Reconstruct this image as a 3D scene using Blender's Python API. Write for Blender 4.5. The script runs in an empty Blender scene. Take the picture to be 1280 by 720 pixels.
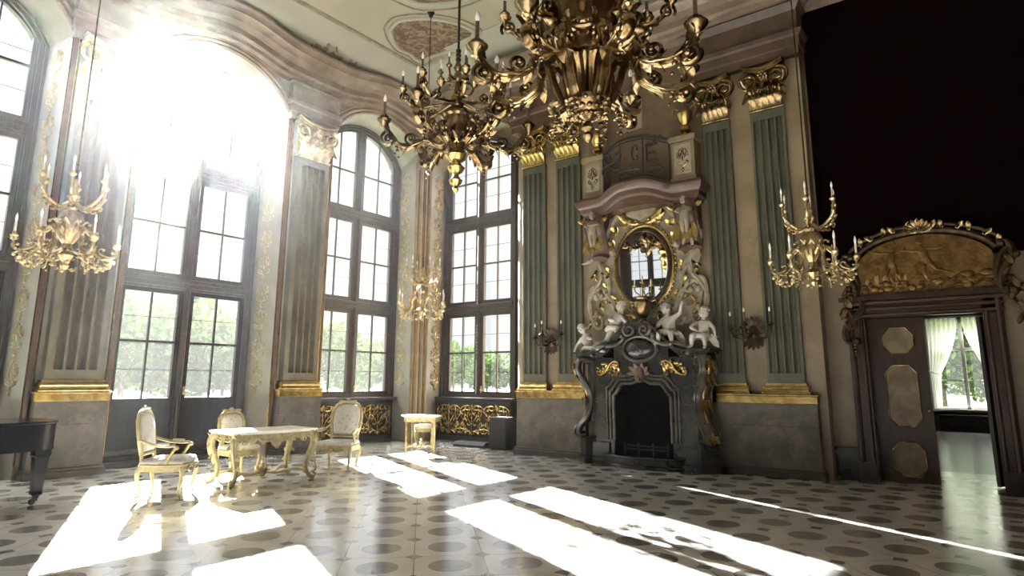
# Baroque hall: everything is modelled in code, metres, x along the fireplace wall, y into the room
import bpy, math, random
from mathutils import Vector, Matrix, noise
random.seed(7)
PI = math.pi
SC = bpy.context.scene
COL = SC.collection
SKY, SUN, EXPO, ZEN = 0.36, 66.0, 1.58, 20.0
HAZE, ANISO = 0.00023, 0.89
MTX, MTZ = 1.1, 4.4
sin, cos = math.sin, math.cos

# ------------------------------------------------------------------ geometry helpers
class MB:
    """collects shapes and links them as ONE mesh object"""
    def __init__(s): s.v = []; s.f = []
    def add(s, vs, fs, M=None):
        b = len(s.v)
        if M is not None: vs = [M @ Vector(p) for p in vs]
        s.v.extend([tuple(p) for p in vs]); s.f.extend([tuple(b + i for i in f) for f in fs])
        return s
    def box(s, x0, x1, y0, y1, z0, z1, M=None):
        return s.add([(x0,y0,z0),(x1,y0,z0),(x1,y1,z0),(x0,y1,z0),(x0,y0,z1),(x1,y0,z1),(x1,y1,z1),(x0,y1,z1)],
                     [(3,2,1,0),(4,5,6,7),(0,1,5,4),(1,2,6,5),(2,3,7,6),(3,0,4,7)], M)
    def lathe(s, prof, n=20, M=None, flute=0, fa=0.0):
        vs, fs = [], []
        m = len(prof)
        for i in range(n):
            a = 2*PI*i/n
            for r, z in prof:
                rr = r*(1 + (fa*cos(flute*a) if flute else 0))
                vs.append((rr*cos(a), rr*sin(a), z))
        for i in range(n):
            j = (i+1) % n
            for k in range(m-1):
                fs.append((i*m+k, j*m+k, j*m+k+1, i*m+k+1))
        fs.append(tuple(i*m for i in range(n))[::-1]); fs.append(tuple(i*m+m-1 for i in range(n)))
        return s.add(vs, fs, M)
    def sphere(s, c, r, n=10, m=7, M=None):
        if not hasattr(r, '__len__'): r = (r, r, r)
        vs, fs = [(c[0], c[1], c[2]-r[2])], []
        for k in range(1, m):
            b = -PI/2 + PI*k/m
            for i in range(n):
                a = 2*PI*i/n
                vs.append((c[0]+r[0]*cos(b)*cos(a), c[1]+r[1]*cos(b)*sin(a), c[2]+r[2]*sin(b)))
        vs.append((c[0], c[1], c[2]+r[2])); T = len(vs)-1
        for i in range(n):
            j = (i+1) % n
            fs.append((0, 1+j, 1+i))
            for k in range(m-2):
                fs.append((1+k*n+i, 1+k*n+j, 1+(k+1)*n+j, 1+(k+1)*n+i))
            fs.append((1+(m-2)*n+i, 1+(m-2)*n+j, T))
        return s.add(vs, fs, M)
    def tube(s, path, rx, ry=None, n=8, side=None, closed=False, M=None):
        P = [Vector(p) for p in path]; m = len(P)
        if not hasattr(rx, '__len__'): rx = [rx]*m
        if ry is None: ry = rx
        if not hasattr(ry, '__len__'): ry = [ry]*m
        vs, fs = [], []; prev = None
        for i in range(m):
            if closed: T = P[(i+1) % m]-P[i-1]
            else: T = P[min(i+1, m-1)]-P[max(i-1, 0)]
            if T.length < 1e-9: T = Vector((0,0,1))
            T.normalize()
            if side is not None: S = Vector(side)
            elif prev is None: S = T.orthogonal()
            else: S = prev
            S = S - T*S.dot(T)
            if S.length < 1e-6: S = T.orthogonal()
            S.normalize(); prev = S; N = T.cross(S)
            for k in range(n):
                a = 2*PI*k/n
                vs.append(P[i] + S*(rx[i]*cos(a)) + N*(ry[i]*sin(a)))
        for i in range(m if closed else m-1):
            j = (i+1) % m
            for k in range(n):
                l = (k+1) % n
                fs.append((i*n+k, i*n+l, j*n+l, j*n+k))
        if not closed:
            fs.append(tuple(range(n))[::-1]); fs.append(tuple((m-1)*n+k for k in range(n)))
        return s.add(vs, fs, M)
    def prism(s, poly, y0, y1, M=None, ax='xz'):
        """polygon in (x,z) pushed along y, or in (x,y) pushed along z"""
        n = len(poly)
        if ax == 'xz': vs = [(p[0], y0, p[1]) for p in poly] + [(p[0], y1, p[1]) for p in poly]
        elif ax == 'yz': vs = [(y0, p[0], p[1]) for p in poly] + [(y1, p[0], p[1]) for p in poly]
        else: vs = [(p[0], p[1], y0) for p in poly] + [(p[0], p[1], y1) for p in poly]
        fs = [tuple(range(n)), tuple(range(2*n-1, n-1, -1))]
        for i in range(n):
            j = (i+1) % n
            fs.append((i, i+n, j+n, j))
        return s.add(vs, fs, M)
    def band(s, xs, lo, hi, y0, y1, M=None):
        """solid strip between two curves lo(x) and hi(x), from y0 to y1"""
        vs, fs = [], []; m = len(xs)
        for x in xs:
            a, b = lo(x), hi(x)
            vs += [(x,y0,a),(x,y0,b),(x,y1,b),(x,y1,a)]
        for i in range(m-1):
            a, b = i*4, i*4+4
            fs += [(a,b,b+1,a+1),(a+1,b+1,b+2,a+2),(a+2,b+2,b+3,a+3),(a+3,b+3,b,a)]
        fs += [(0,1,2,3),((m-1)*4+3,(m-1)*4+2,(m-1)*4+1,(m-1)*4)]
        return s.add(vs, fs, M)
    def sweep(s, path, prof, M=None, closed=False):
        """vertical profile [(out, z)] along plan path [(x, y, dz)]; out is to the right of travel"""
        vs, fs = [], []; m = len(path); k = len(prof)
        for i in range(m):
            p = Vector(path[i][:2])
            a = (Vector(path[i][:2])-Vector(path[i-1][:2])) if (i > 0 or closed) else None
            b = (Vector(path[(i+1) % m][:2])-p) if (i < m-1 or closed) else None
            ns = []
            for q in (a, b):
                if q is not None and q.length > 1e-9:
                    q = q.normalized(); ns.append(Vector((q.y, -q.x)))
            nn = sum(ns, Vector((0,0)))
            nn.normalize()
            sc = 1/max(0.35, nn.dot(ns[0]))
            dz = path[i][2] if len(path[i]) > 2 else 0
            for o, z in prof:
                vs.append((p.x+nn.x*o*sc, p.y+nn.y*o*sc, z+dz))
        for i in range(m if closed else m-1):
            j = (i+1) % m
            for q in range(k):
                r = (q+1) % k
                fs.append((i*k+q, i*k+r, j*k+r, j*k+q))
        if not closed:
            fs.append(tuple(range(k))); fs.append(tuple((m-1)*k+q for q in range(k))[::-1])
        return s.add(vs, fs, M)
    def leaf(s, base, up, out, L, W, curl=1.6, lean=0.2, th=0.16, n=8, seg=9):
        """acanthus-like leaf: rises along up, curls towards out"""
        up = Vector(up).normalized(); out = Vector(out); out = (out-up*out.dot(up)).normalized()
        sd = up.cross(out); p = Vector(base); pts, rx, ry = [], [], []
        for i in range(seg+1):
            t = i/seg
            pts.append(p.copy())
            w = W*(0.35+0.65*sin(PI*min(1, t*0.62+0.25)))*(1-0.75*max(0, t-0.75)/0.25)
            if i % 2: w *= 0.86
            rx.append(w); ry.append(W*th*(1-0.5*t))
            a = lean + curl*t**1.7
            p = p + (up*cos(a)+out*sin(a))*(L/seg)
        return s.tube(pts, rx, ry, n=n, side=sd)
    def build(s, name, m, parent=None, smooth=38, bevel=0.0):
        me = bpy.data.meshes.new(name); me.from_pydata(s.v, [], s.f)
        me.validate(); 
        o = bpy.data.objects.new(name, me); COL.objects.link(o)
        me.materials.append(m)
        import bmesh
        bm = bmesh.new(); bm.from_mesh(me); bmesh.ops.recalc_face_normals(bm, faces=bm.faces); bm.to_mesh(me); bm.free()
        if smooth:
            me.shade_smooth(); me.set_sharp_from_angle(angle=math.radians(smooth))
        if bevel:
            b = o.modifiers.new('bevel', 'BEVEL'); b.width = bevel; b.segments = 2; b.limit_method = 'ANGLE'
        if parent: o.parent = parent
        return o

def bez(p0, p1, p2, p3, n=14):
    p0, p1, p2, p3 = map(Vector, (p0, p1, p2, p3)); r = []
    for i in range(n+1):
        t = i/n; u = 1-t
        r.append(p0*u**3+p1*3*u*u*t+p2*3*u*t*t+p3*t**3)
    return r
def spline(pts, n=6):
    """Catmull-Rom through pts"""
    P = [Vector(p) for p in pts]; P = [P[0]*2-P[1]]+P+[P[-1]*2-P[-2]]; out = []
    for i in range(1, len(P)-2):
        a, b, c, d = P[i-1:i+3]
        for k in range(n):
            t = k/n
            out.append(0.5*((2*b)+(c-a)*t+(2*a-5*b+4*c-d)*t*t+(3*b-a-3*c+d)*t**3))
    out.append(P[-2]); return out
_cl = {}
def cloth(kind, amt, n):
    k = (kind, amt, n)
    if k in _cl: return _cl[k]
    pts = [(0.0, 0.0)]; N = n*6; x = y = 0
    for i in range(N):
        s = -1+2*(i+0.5)/N
        th = amt*s*s if kind == 'S' else amt*s*abs(s)
        x += cos(th); y += sin(th)
        if (i+1) % 6 == 0: pts.append((x, y))
    _cl[k] = pts; return pts
def scroll(mb, kind, p0, p1, fr, rad, amt=4.0, flip=1, n=30, flat=1.0, seg=6, ends=0.5, wide=0.8):
    """C or S scroll that runs the whole length from p0 to p1 in the plane frame fr=(origin, A, B)"""
    O, A, B = map(Vector, fr); c = [complex(*q) for q in cloth(kind, amt, n)]
    d = c[-1]-c[0]; d /= abs(d)
    c = [q/d for q in c]
    u0, u1 = min(q.real for q in c), max(q.real for q in c); v0, v1 = min(q.imag for q in c), max(q.imag for q in c)
    L = u1-u0; P0 = complex(*p0); D = complex(*p1)-P0
    Nn = A.cross(B); pts = []
    for q in c:
        w = complex((q.real-u0)/L, flip*wide*(q.imag-(v0+v1)/2)/L)
        w = P0+w*D
        pts.append(O+A*w.real+B*w.imag)
    m = len(pts)
    rr = [rad*(ends+(1-ends)*sin(PI*i/(m-1))) for i in range(m)]
    mb.tube(pts, [r*flat for r in rr], rr, n=seg, side=Nn)
    for e in (0, -1): mb.sphere(pts[e], rad*1.25, 6, 5)
    return pts

# ------------------------------------------------------------------ object helpers
def put(o, label=None, cat=None, group=None, kind=None):
    if label: o['label'] = label
    if cat: o['category'] = cat
    if group: o['group'] = group
    if kind: o['kind'] = kind
    return o
def thing(name, label, cat, loc=(0,0,0), rz=0.0, group=None):
    o = bpy.data.objects.new(name, None); COL.objects.link(o)
    o.location = loc; o.rotation_euler = (0,0,rz); o.empty_display_size = 0.1
    return put(o, label, cat, group)
def shell(o, label=None): return put(o, label, None, None, 'structure')
def copy_tree(o, parent=None):
    c = o.copy(); COL.objects.link(c)
    if parent: c.parent = parent
    for ch in o.children: copy_tree(ch, c)
    return c
def again(o, loc, rz, label, group=None):
    c = copy_tree(o); c.location = loc; c.rotation_euler = (0,0,rz); c['label'] = label
    if group: c['group'] = group
    return c
def T(x=0, y=0, z=0): return Matrix.Translation((x, y, z))
def RZ(a): return Matrix.Rotation(a, 4, 'Z')
def RX(a): return Matrix.Rotation(a, 4, 'X')
def RY(a): return Matrix.Rotation(a, 4, 'Y')

# ------------------------------------------------------------------ materials
def new_mat(name):
    m = bpy.data.materials.new(name); m.use_nodes = True
    nt = m.node_tree; return m, nt, nt.nodes['Principled BSDF'], nt.nodes['Material Output']
def rgb(c): return (c[0], c[1], c[2], 1)
def mat(name, a, b=None, scale=4.0, rough=0.5, metal=0.0, detail=5.0, lo=0.38, hi=0.62, bump=0.0, bscale=None, dist=0.4, spec=0.5, stretch=None, coat=0.0, c=None):
    """colour a mottled with colour b by noise; optional third colour in veins"""
    m, nt, p, out = new_mat(name); N, L = nt.nodes, nt.links
    tc = N.new('ShaderNodeTexCoord'); vec = tc.outputs['Object']
    if stretch:
        mp = N.new('ShaderNodeMapping'); mp.inputs['Scale'].default_value = stretch
        L.new(vec, mp.inputs['Vector']); vec = mp.outputs['Vector']
    p.inputs['Roughness'].default_value = rough; p.inputs['Metallic'].default_value = metal
    p.inputs['Specular IOR Level'].default_value = spec
    p.inputs['Coat Weight'].default_value = coat; p.inputs['Coat Roughness'].default_value = 0.08
    p.inputs['Base Color'].default_value = rgb(a)
    if b:
        no = N.new('ShaderNodeTexNoise'); no.inputs['Scale'].default_value = scale; no.inputs['Detail'].default_value = detail
        no.inputs['Distortion'].default_value = dist
        L.new(vec, no.inputs['Vector'])
        cr = N.new('ShaderNodeValToRGB'); e = cr.color_ramp.elements
        e[0].position = lo; e[0].color = rgb(a); e[1].position = hi; e[1].color = rgb(b)
        L.new(no.outputs['Fac'], cr.inputs['Fac']); col = cr.outputs['Color']
        if c:
            n2 = N.new('ShaderNodeTexNoise'); n2.inputs['Scale'].default_value = scale*0.7; n2.inputs['Detail'].default_value = 8; n2.inputs['Distortion'].default_value = .35
            L.new(vec, n2.inputs['Vector'])
            r2 = N.new('ShaderNodeValToRGB'); q = r2.color_ramp.elements
            q[0].position = 0.485; q[0].color = (0,0,0,1); q[1].position = 0.5; q[1].color = (.4,.4,.4,1)
            w = r2.color_ramp.elements.new(0.515); w.color = (0,0,0,1)
            L.new(n2.outputs['Fac'], r2.inputs['Fac'])
            mx = N.new('ShaderNodeMix'); mx.data_type = 'RGBA'
            L.new(r2.outputs['Color'], mx.inputs['Factor']); L.new(col, mx.inputs['A']); mx.inputs['B'].default_value = rgb(c)
            col = mx.outputs['Result']
        L.new(col, p.inputs['Base Color'])
    if bump:
        nb = N.new('ShaderNodeTexNoise'); nb.inputs['Scale'].default_value = bscale or scale*3; nb.inputs['Detail'].default_value = 4
        L.new(vec, nb.inputs['Vector'])
        bp = N.new('ShaderNodeBump'); bp.inputs['Strength'].default_value = bump; bp.inputs['Distance'].default_value = 0.02
        L.new(nb.outputs['Fac'], bp.inputs['Height']); L.new(bp.outputs['Normal'], p.inputs['Normal'])
    return m

M = {}
M['plaster'] = mat('beige_stucco_marble', (0.1499,0.1114,0.0635), (0.2031,0.1568,0.0952), 1.6, 0.38, c=(0.1161,0.0795,0.0436), bump=0.05)
M['plaster_pale'] = mat('pale_stucco_marble', (0.1923,0.1719,0.1324), (0.2383,0.2169,0.1703), 1.8, 0.4, bump=0.05)
M['green'] = mat('green_grey_marble', (0.0509,0.0513,0.0342), (0.0869,0.0842,0.0570), 2.2, 0.33, c=(0.0339,0.0349,0.0228), stretch=(1,1,0.5))
M['olive'] = mat('olive_beige_marble', (0.0774,0.0654,0.0400), (0.1197,0.1032,0.0656), 2.0, 0.35, c=(0.0563,0.0447,0.0288), stretch=(1,1,0.5))
M['red'] = mat('red_brown_marble', (0.0536,0.0248,0.0139), (0.0830,0.0445,0.0278), 2.6, 0.33, c=(0.1018,0.0707,0.0464))
M['redpale'] = mat('rosy_brown_marble', (0.1403,0.1009,0.0723), (0.1997,0.1534,0.1120), 2.2, 0.36, c=(0.1105,0.0727,0.0506))
M['brown'] = mat('brown_marble', (0.0440,0.0242,0.0146), (0.0748,0.0440,0.0286), 2.4, 0.4, c=(0.0880,0.0572,0.0396))
M['dado'] = mat('grey_brown_marble', (0.0420,0.0337,0.0233), (0.0884,0.0730,0.0513), 3.2, 0.42, c=(0.1326,0.1095,0.0778), bump=0.15)
M['dado_dark'] = mat('dark_grey_marble', (0.0204,0.0168,0.0137), (0.0428,0.0356,0.0277), 3.0, 0.35, c=(0.0898,0.0749,0.0588))
M['blackmarble'] = mat('black_marble', (0.0073,0.0065,0.0063), (0.0200,0.0178,0.0163), 3.4, 0.22, c=(0.0533,0.0453,0.0376))
M['greymarble'] = mat('grey_veined_marble', (0.0245,0.0213,0.0172), (0.0586,0.0513,0.0409), 3.0, 0.25, c=(0.0976,0.0847,0.0662))
M['greydark'] = mat('dark_veined_marble', (0.0101,0.0086,0.0072), (0.0271,0.0233,0.0189), 3.0, 0.24, c=(0.0676,0.0577,0.0449))
M['ochre'] = mat('ochre_stucco_marble', (0.0896,0.0580,0.0343), (0.1370,0.0922,0.0553), 2.0, 0.4, c=(0.0685,0.0422,0.0263))
M['relief'] = mat('gilt_relief', (0.0975,0.0525,0.0165), (0.1950,0.1125,0.0375), 8, 0.38, metal=0.75, bump=0.4, bscale=22)
M['dado_brown'] = mat('brown_pedestal_marble', (0.035,0.028,0.02), (0.075,0.062,0.046), 3.2, 0.42, c=(0.12,0.1,0.075), bump=0.15)
M['maroon'] = mat('dark_maroon_shade', (0.0022,0.0005,0.0005), (0.0034,0.0008,0.0008), 5, 0.95, spec=0.02)
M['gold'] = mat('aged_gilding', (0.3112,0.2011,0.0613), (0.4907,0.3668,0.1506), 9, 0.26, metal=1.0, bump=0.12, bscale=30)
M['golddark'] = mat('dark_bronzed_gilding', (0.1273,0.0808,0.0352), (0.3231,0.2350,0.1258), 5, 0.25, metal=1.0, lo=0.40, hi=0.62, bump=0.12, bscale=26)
M['goldpale'] = mat('pale_gilding', (0.3060,0.2231,0.1020), (0.5100,0.4144,0.2295), 8, 0.3, metal=0.9, bump=0.25, bscale=45)
M['cream'] = mat('cream_gilt_wood', (0.2499,0.1971,0.0774), (0.3226,0.2838,0.1483), 12, 0.42, metal=0.15, bump=0.2, bscale=50)
M['bronze'] = mat('dark_bronze', (0.0280,0.0179,0.0101), (0.0672,0.0448,0.0235), 12, 0.4, metal=0.8)
M['wood_dark'] = mat('dark_brown_oak', (0.0067,0.0041,0.0027), (0.0149,0.0091,0.0060), 3, 0.45, spec=0.25, stretch=(6,6,0.7))
M['wood_frame'] = mat('brown_window_oak', (0.0242,0.0176,0.0123), (0.0440,0.0330,0.0234), 3, 0.4, stretch=(6,6,0.7))
M['wood_red'] = mat('red_brown_walnut', (0.0191,0.0071,0.0038), (0.0382,0.0164,0.0090), 3, 0.3, stretch=(4,4,0.6))
M['wood_burl'] = mat('burl_walnut_panel', (0.1125,0.0765,0.0382), (0.1800,0.1350,0.0720), 5, 0.35, c=(0.0720,0.0450,0.0225))
M['lacquer'] = mat('black_lacquer', (0.0024,0.0024,0.0030), None, rough=0.2, spec=0.12)
M['blackmatt'] = mat('black_plastic', (0.0108,0.0114,0.0132), (0.0168,0.0174,0.0198), 30, 0.55)
M['iron'] = mat('wrought_iron', (0.012,0.012,0.012), (0.03,0.027,0.024), 18, 0.45, metal=0.4)
M['soot'] = mat('sooty_firebrick', (0.0014,0.0013,0.0012), (0.0042,0.0036,0.0031), 7, 0.95, spec=0.05)
M['statue'] = mat('white_marble', (0.3542,0.3247,0.2775), (0.4369,0.4133,0.3660), 6, 0.4)
M['stonecarv'] = mat('carved_cream_stone', (0.1786,0.1488,0.0992), (0.2579,0.2232,0.1587), 7, 0.45, bump=0.2)
M['candle'] = mat('ivory_candle', (0.4960,0.4480,0.3360), None, rough=0.5)
M['candle_dark'] = mat('brown_candle_sleeve', (0.07,0.045,0.025), None, rough=0.5)
M['bulb'] = mat('frosted_candle_bulb', (0.86,0.86,0.84), None, rough=0.2)
M['marbletop'] = mat('white_marble_top', (0.72,0.68,0.58), (0.82,0.79,0.71), 4, 0.22, c=(0.6,0.54,0.45))
M['ceiling'] = mat('painted_ceiling_plaster', (0.2975,0.2737,0.2023), (0.3451,0.2975,0.2380), 0.7, 0.75, lo=0.42, hi=0.6)
M['cove'] = mat('pale_cove_plaster', (0.3094,0.2916,0.2321), (0.3451,0.3272,0.2677), 0.9, 0.7)
M['fresco'] = mat('umber_fresco', (0.0910,0.0525,0.0350), (0.2380,0.1645,0.1120), 3.4, 0.75, lo=0.42, hi=0.62, dist=2.5)
M['leafA'] = mat('leaf_green', (0.055,0.095,0.03), (0.09,0.135,0.045), 0.6, 1.0, spec=0.0)
M['leafB'] = mat('leaf_olive', (0.07,0.10,0.03), (0.11,0.14,0.05), 0.6, 1.0, spec=0.0)
M['leafC'] = mat('leaf_conifer', (0.035,0.06,0.028), (0.055,0.085,0.04), 0.6, 1.0, spec=0.0)
M['bark'] = mat('bark', (0.12,0.09,0.06), (0.2,0.16,0.12), 4, 0.9)
M['lawn'] = mat('mown_lawn', (0.03,0.05,0.015), (0.045,0.065,0.022), 0.3, 0.9)
M['parquet'] = mat('dark_polished_parquet', (0.0800,0.0680,0.0560), (0.1440,0.1240,0.1040), 3, 0.2, stretch=(1,6,1))
M['nextwall'] = mat('dim_green_plaster', (0.0960,0.0900,0.0660), (0.1200,0.1110,0.0840), 2, 0.6)
M['white_paint'] = mat('white_window_paint', (0.7,0.7,0.66), None, rough=0.4)

def upholstery():
    m, nt, p, out = new_mat('cream_floral_brocade'); N, L = nt.nodes, nt.links
    tc = N.new('ShaderNodeTexCoord')
    v = N.new('ShaderNodeTexVoronoi'); v.inputs['Scale'].default_value = 17; v.feature = 'SMOOTH_F1'
    n = N.new('ShaderNodeTexNoise'); n.inputs['Scale'].default_value = 24; n.inputs['Distortion'].default_value = 3
    L.new(tc.outputs['Object'], v.inputs['Vector']); L.new(tc.outputs['Object'], n.inputs['Vector'])
    a = N.new('ShaderNodeMath'); a.operation = 'ADD'; L.new(v.outputs['Distance'], a.inputs[0]); L.new(n.outputs['Fac'], a.inputs[1])
    cr = N.new('ShaderNodeValToRGB'); e = cr.color_ramp.elements
    e[0].position = 0.62; e[0].color = (0.27,0.245,0.185,1); e[1].position = 0.8; e[1].color = (0.42,0.40,0.34,1)
    L.new(a.outputs[0], cr.inputs['Fac']); L.new(cr.outputs['Color'], p.inputs['Base Color'])
    p.inputs['Roughness'].default_value = 0.75; p.inputs['Sheen Weight'].default_value = 0.3
    return m
M['brocade'] = upholstery()

def math_node(N, L, op, a, b=None, c=None):
    n = N.new('ShaderNodeMath'); n.operation = op
    for i, q in enumerate((a, b, c)):
        if q is None: continue
        if isinstance(q, (int, float)): n.inputs[i].default_value = q
        else: L.new(q, n.inputs[i])
    return n.outputs[0]

def floor_mat():
    """pale marble with staggered dark discs and small dark squares between them"""
    m, nt, p, out = new_mat('inlaid_marble_floor'); N, L = nt.nodes, nt.links
    tc = N.new('ShaderNodeTexCoord'); sp = N.new('ShaderNodeSeparateXYZ'); L.new(tc.outputs['Object'], sp.inputs[0])
    A = 0.838; X0, Y0 = -4.14, 7.86
    def f(*a): return math_node(N, L, *a)
    u = f('DIVIDE', f('SUBTRACT', sp.outputs[0], X0), A); v = f('DIVIDE', f('SUBTRACT', sp.outputs[1], Y0), A)
    def near(q, o): return f('SUBTRACT', f('FRACT', f('ADD', q, 0.5-o+50)), 0.5)
    def dist(o1, o2):
        a = near(u, o1); b = near(v, o2)
        return f('SQRT', f('ADD', f('MULTIPLY', a, a), f('MULTIPLY', b, b)))
    d = f('MINIMUM', dist(0,0), dist(0.5,0.5))
    disc = f('LESS_THAN', d, 0.212)
    def sq(o1, o2): return f('MAXIMUM', f('ABSOLUTE', near(u,o1)), f('ABSOLUTE', near(v,o2)))
    s = f('MINIMUM', sq(0.5,0), sq(0,0.5))
    sqr = f('LESS_THAN', s, 0.066)
    dark = f('MAXIMUM', disc, sqr)
    # slab joints run through the disc centres on the diagonal
    j1 = f('ABSOLUTE', near(f('ADD', u, v), 0.5)); j2 = f('ABSOLUTE', near(f('SUBTRACT', u, v), 0.5))
    joint = f('MULTIPLY', f('LESS_THAN', f('MINIMUM', j1, j2), 0.006), f('SUBTRACT', 1.0, dark))
    n1 = N.new('ShaderNodeTexNoise'); n1.inputs['Scale'].default_value = 1.3; n1.inputs['Detail'].default_value = 7; L.new(tc.outputs['Object'], n1.inputs['Vector'])
    n2 = N.new('ShaderNodeTexNoise'); n2.inputs['Scale'].default_value = 6; n2.inputs['Detail'].default_value = 8; n2.inputs['Distortion'].default_value = 1.2; L.new(tc.outputs['Object'], n2.inputs['Vector'])
    c1 = N.new('ShaderNodeValToRGB'); e = c1.color_ramp.elements
    e[0].position = 0.35; e[0].color = (0.74,0.72,0.67,1); e[1].position = 0.65; e[1].color = (0.84,0.825,0.775,1); L.new(n1.outputs['Fac'], c1.inputs['Fac'])
    c2 = N.new('ShaderNodeValToRGB'); e = c2.color_ramp.elements
    e[0].position = 0.35; e[0].color = (0.19,0.19,0.175,1); e[1].position = 0.7; e[1].color = (0.29,0.29,0.27,1); L.new(n2.outputs['Fac'], c2.inputs['Fac'])
    mx = N.new('ShaderNodeMix'); mx.data_type = 'RGBA'; L.new(dark, mx.inputs['Factor']); L.new(c1.outputs['Color'], mx.inputs['A']); L.new(c2.outputs['Color'], mx.inputs['B'])
    m2 = N.new('ShaderNodeMix'); m2.data_type = 'RGBA'; L.new(joint, m2.inputs['Factor']); L.new(mx.outputs['Result'], m2.inputs['A']); m2.inputs['B'].default_value = (0.2,0.175,0.13,1)
    L.new(m2.outputs['Result'], p.inputs['Base Color'])
    rr = N.new('ShaderNodeMapRange'); rr.inputs['To Min'].default_value = 0.17; rr.inputs['To Max'].default_value = 0.3; p.inputs['Specular IOR Level'].default_value = 0.9; p.inputs['Coat Weight'].default_value = 1.0; p.inputs['Coat Roughness'].default_value = 0.16
    L.new(n1.outputs['Fac'], rr.inputs['Value']); L.new(rr.outputs['Result'], p.inputs['Roughness'])
    bp = N.new('ShaderNodeBump'); bp.inputs['Strength'].default_value = 0.05; bp.inputs['Distance'].default_value = 0.01
    L.new(n2.outputs['Fac'], bp.inputs['Height']); L.new(bp.outputs['Normal'], p.inputs['Normal'])
    return m
M['floor'] = floor_mat()

def thin_mat(name, col, kind, clear):
    m, nt, p, out = new_mat(name); N, L = nt.nodes, nt.links; N.remove(p)
    t = N.new('ShaderNodeBsdfTransparent'); mix = N.new('ShaderNodeMixShader'); mix.inputs[0].default_value = 1-clear
    L.new(t.outputs[0], mix.inputs[1])
    if kind == 'glass':
        a = N.new('ShaderNodeBsdfTranslucent'); a.inputs['Color'].default_value = rgb(col)
        g = N.new('ShaderNodeBsdfGlossy'); g.inputs['Roughness'].default_value = 0.02
        m2 = N.new('ShaderNodeMixShader'); m2.inputs[0].default_value = 0.25
        L.new(a.outputs[0], m2.inputs[1]); L.new(g.outputs[0], m2.inputs[2]); L.new(m2.outputs[0], mix.inputs[2])
    else:
        a = N.new('ShaderNodeBsdfTranslucent'); a.inputs['Color'].default_value = rgb(col)
        d = N.new('ShaderNodeBsdfDiffuse'); d.inputs['Color'].default_value = rgb(col)
        m2 = N.new('ShaderNodeMixShader'); m2.inputs[0].default_value = 0.45
        L.new(a.outputs[0], m2.inputs[1]); L.new(d.outputs[0], m2.inputs[2]); L.new(m2.outputs[0], mix.inputs[2])
    L.new(mix.outputs[0], out.inputs['Surface']); return m
M['glass'] = thin_mat('veiling_window_glass', (0.95,0.96,0.97), 'glass', 0.988)  # slight translucency added so sunlit panes veil the view and spread light
M['voile'] = thin_mat('white_voile', (0.85,0.85,0.8), 'cloth', 0.25)
mm, nt, p, out = new_mat('mirror_silver'); p.inputs['Base Color'].default_value = (0.9,0.91,0.9,1); p.inputs['Metallic'].default_value = 1; p.inputs['Roughness'].default_value = 0.015
M['mirror'] = mm
def leafy(m):
    nt = m.node_tree; p = nt.nodes['Principled BSDF']; out = nt.nodes['Material Output']; N, L = nt.nodes, nt.links
    t = N.new('ShaderNodeBsdfTranslucent'); t.inputs['Color'].default_value = (0.03,0.05,0.012,1)
    mx = N.new('ShaderNodeMixShader'); mx.inputs[0].default_value = 0.2
    L.new(p.outputs[0], mx.inputs[1]); L.new(t.outputs[0], mx.inputs[2]); L.new(mx.outputs[0], out.inputs['Surface'])
for k in ('leafA','leafB','leafC'): leafy(M[k])
# ------------------------------------------------------------------ the room shell
CEIL = 9.25
XL = -11.85          # face of the window wall
YF = 11.05           # face of the fireplace wall
YD = 11.35           # face of the door wall
YB, XR = -8.2, 5.0
ML = T(XL, 0, 0) @ RZ(PI/2)      # local x along the window wall, local y away from the room
WC = [10.1, 5.95, 1.8]
HW, ZS, RISE = 1.34, 7.22, 0.86

def arc_z(u, hw, zs, rise):
    R = (hw*hw+rise*rise)/(2*rise); u = max(-hw, min(hw, u))
    return zs-(R-rise)+math.sqrt(max(0, R*R-u*u))
def outline(c, hw, zb, zs, rise, n=16):
    pts = [(c-hw, zb)]
    for i in range(n+1):
        u = -hw+2*hw*i/n
        pts.append((c+u, arc_z(u, hw, zs, rise)))
    pts.append((c+hw, zb)); return pts

f = MB(); f.box(-13.4, XR+0.2, YB-0.2, 13.4, -0.12, 0.0)
shell(f.build('floor', M['floor'], smooth=0))

w = MB()
edges = [YB]
n = 16
for c in sorted(WC):
    fo = outline(c, 1.47, 0.0, ZS+0.05, 0.9, n); bo = outline(c, HW+0.01, 0.0, ZS, RISE+0.01, n)
    m = len(fo)
    vs = [(x,0,z) for x,z in fo]+[(x,0.85,z) for x,z in bo]+[(x,1.12,z) for x,z in bo]
    fs = []
    for k in (0, m):
        for i in range(m-1): fs.append((k+i, k+i+1, k+m+i+1, k+m+i))
    w.add(vs, fs, ML)
    for y, o in ((0, fo), (1.12, bo)):
        vs, fs = [], []
        for i in range(1, m-1): vs += [(o[i][0], y, o[i][1]), (o[i][0], y, CEIL+0.1)]
        for i in range(m-3): fs.append((2*i, 2*i+2, 2*i+3, 2*i+1))
        w.add(vs, fs, ML)
    edges += [c-1.47, c+1.47]
edges.append(11.6)
for i in range(0, len(edges), 2):
    a, b = edges[i], edges[i+1]
    if b <= a: continue
    w.add([(a,0,0),(b,0,0),(b,0,CEIL+.1),(a,0,CEIL+.1)], [(0,1,2,3)], ML)
    w.add([(a-.12,1.12,0),(b+.12,1.12,0),(b+.12,1.12,CEIL+.1),(a-.12,1.12,CEIL+.1)], [(0,1,2,3)], ML)
# low wall under the first window
w.box(10.1-HW-.02, 10.1+HW+.02, 0.78, 1.1, 0.0, 1.04, ML)
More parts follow.
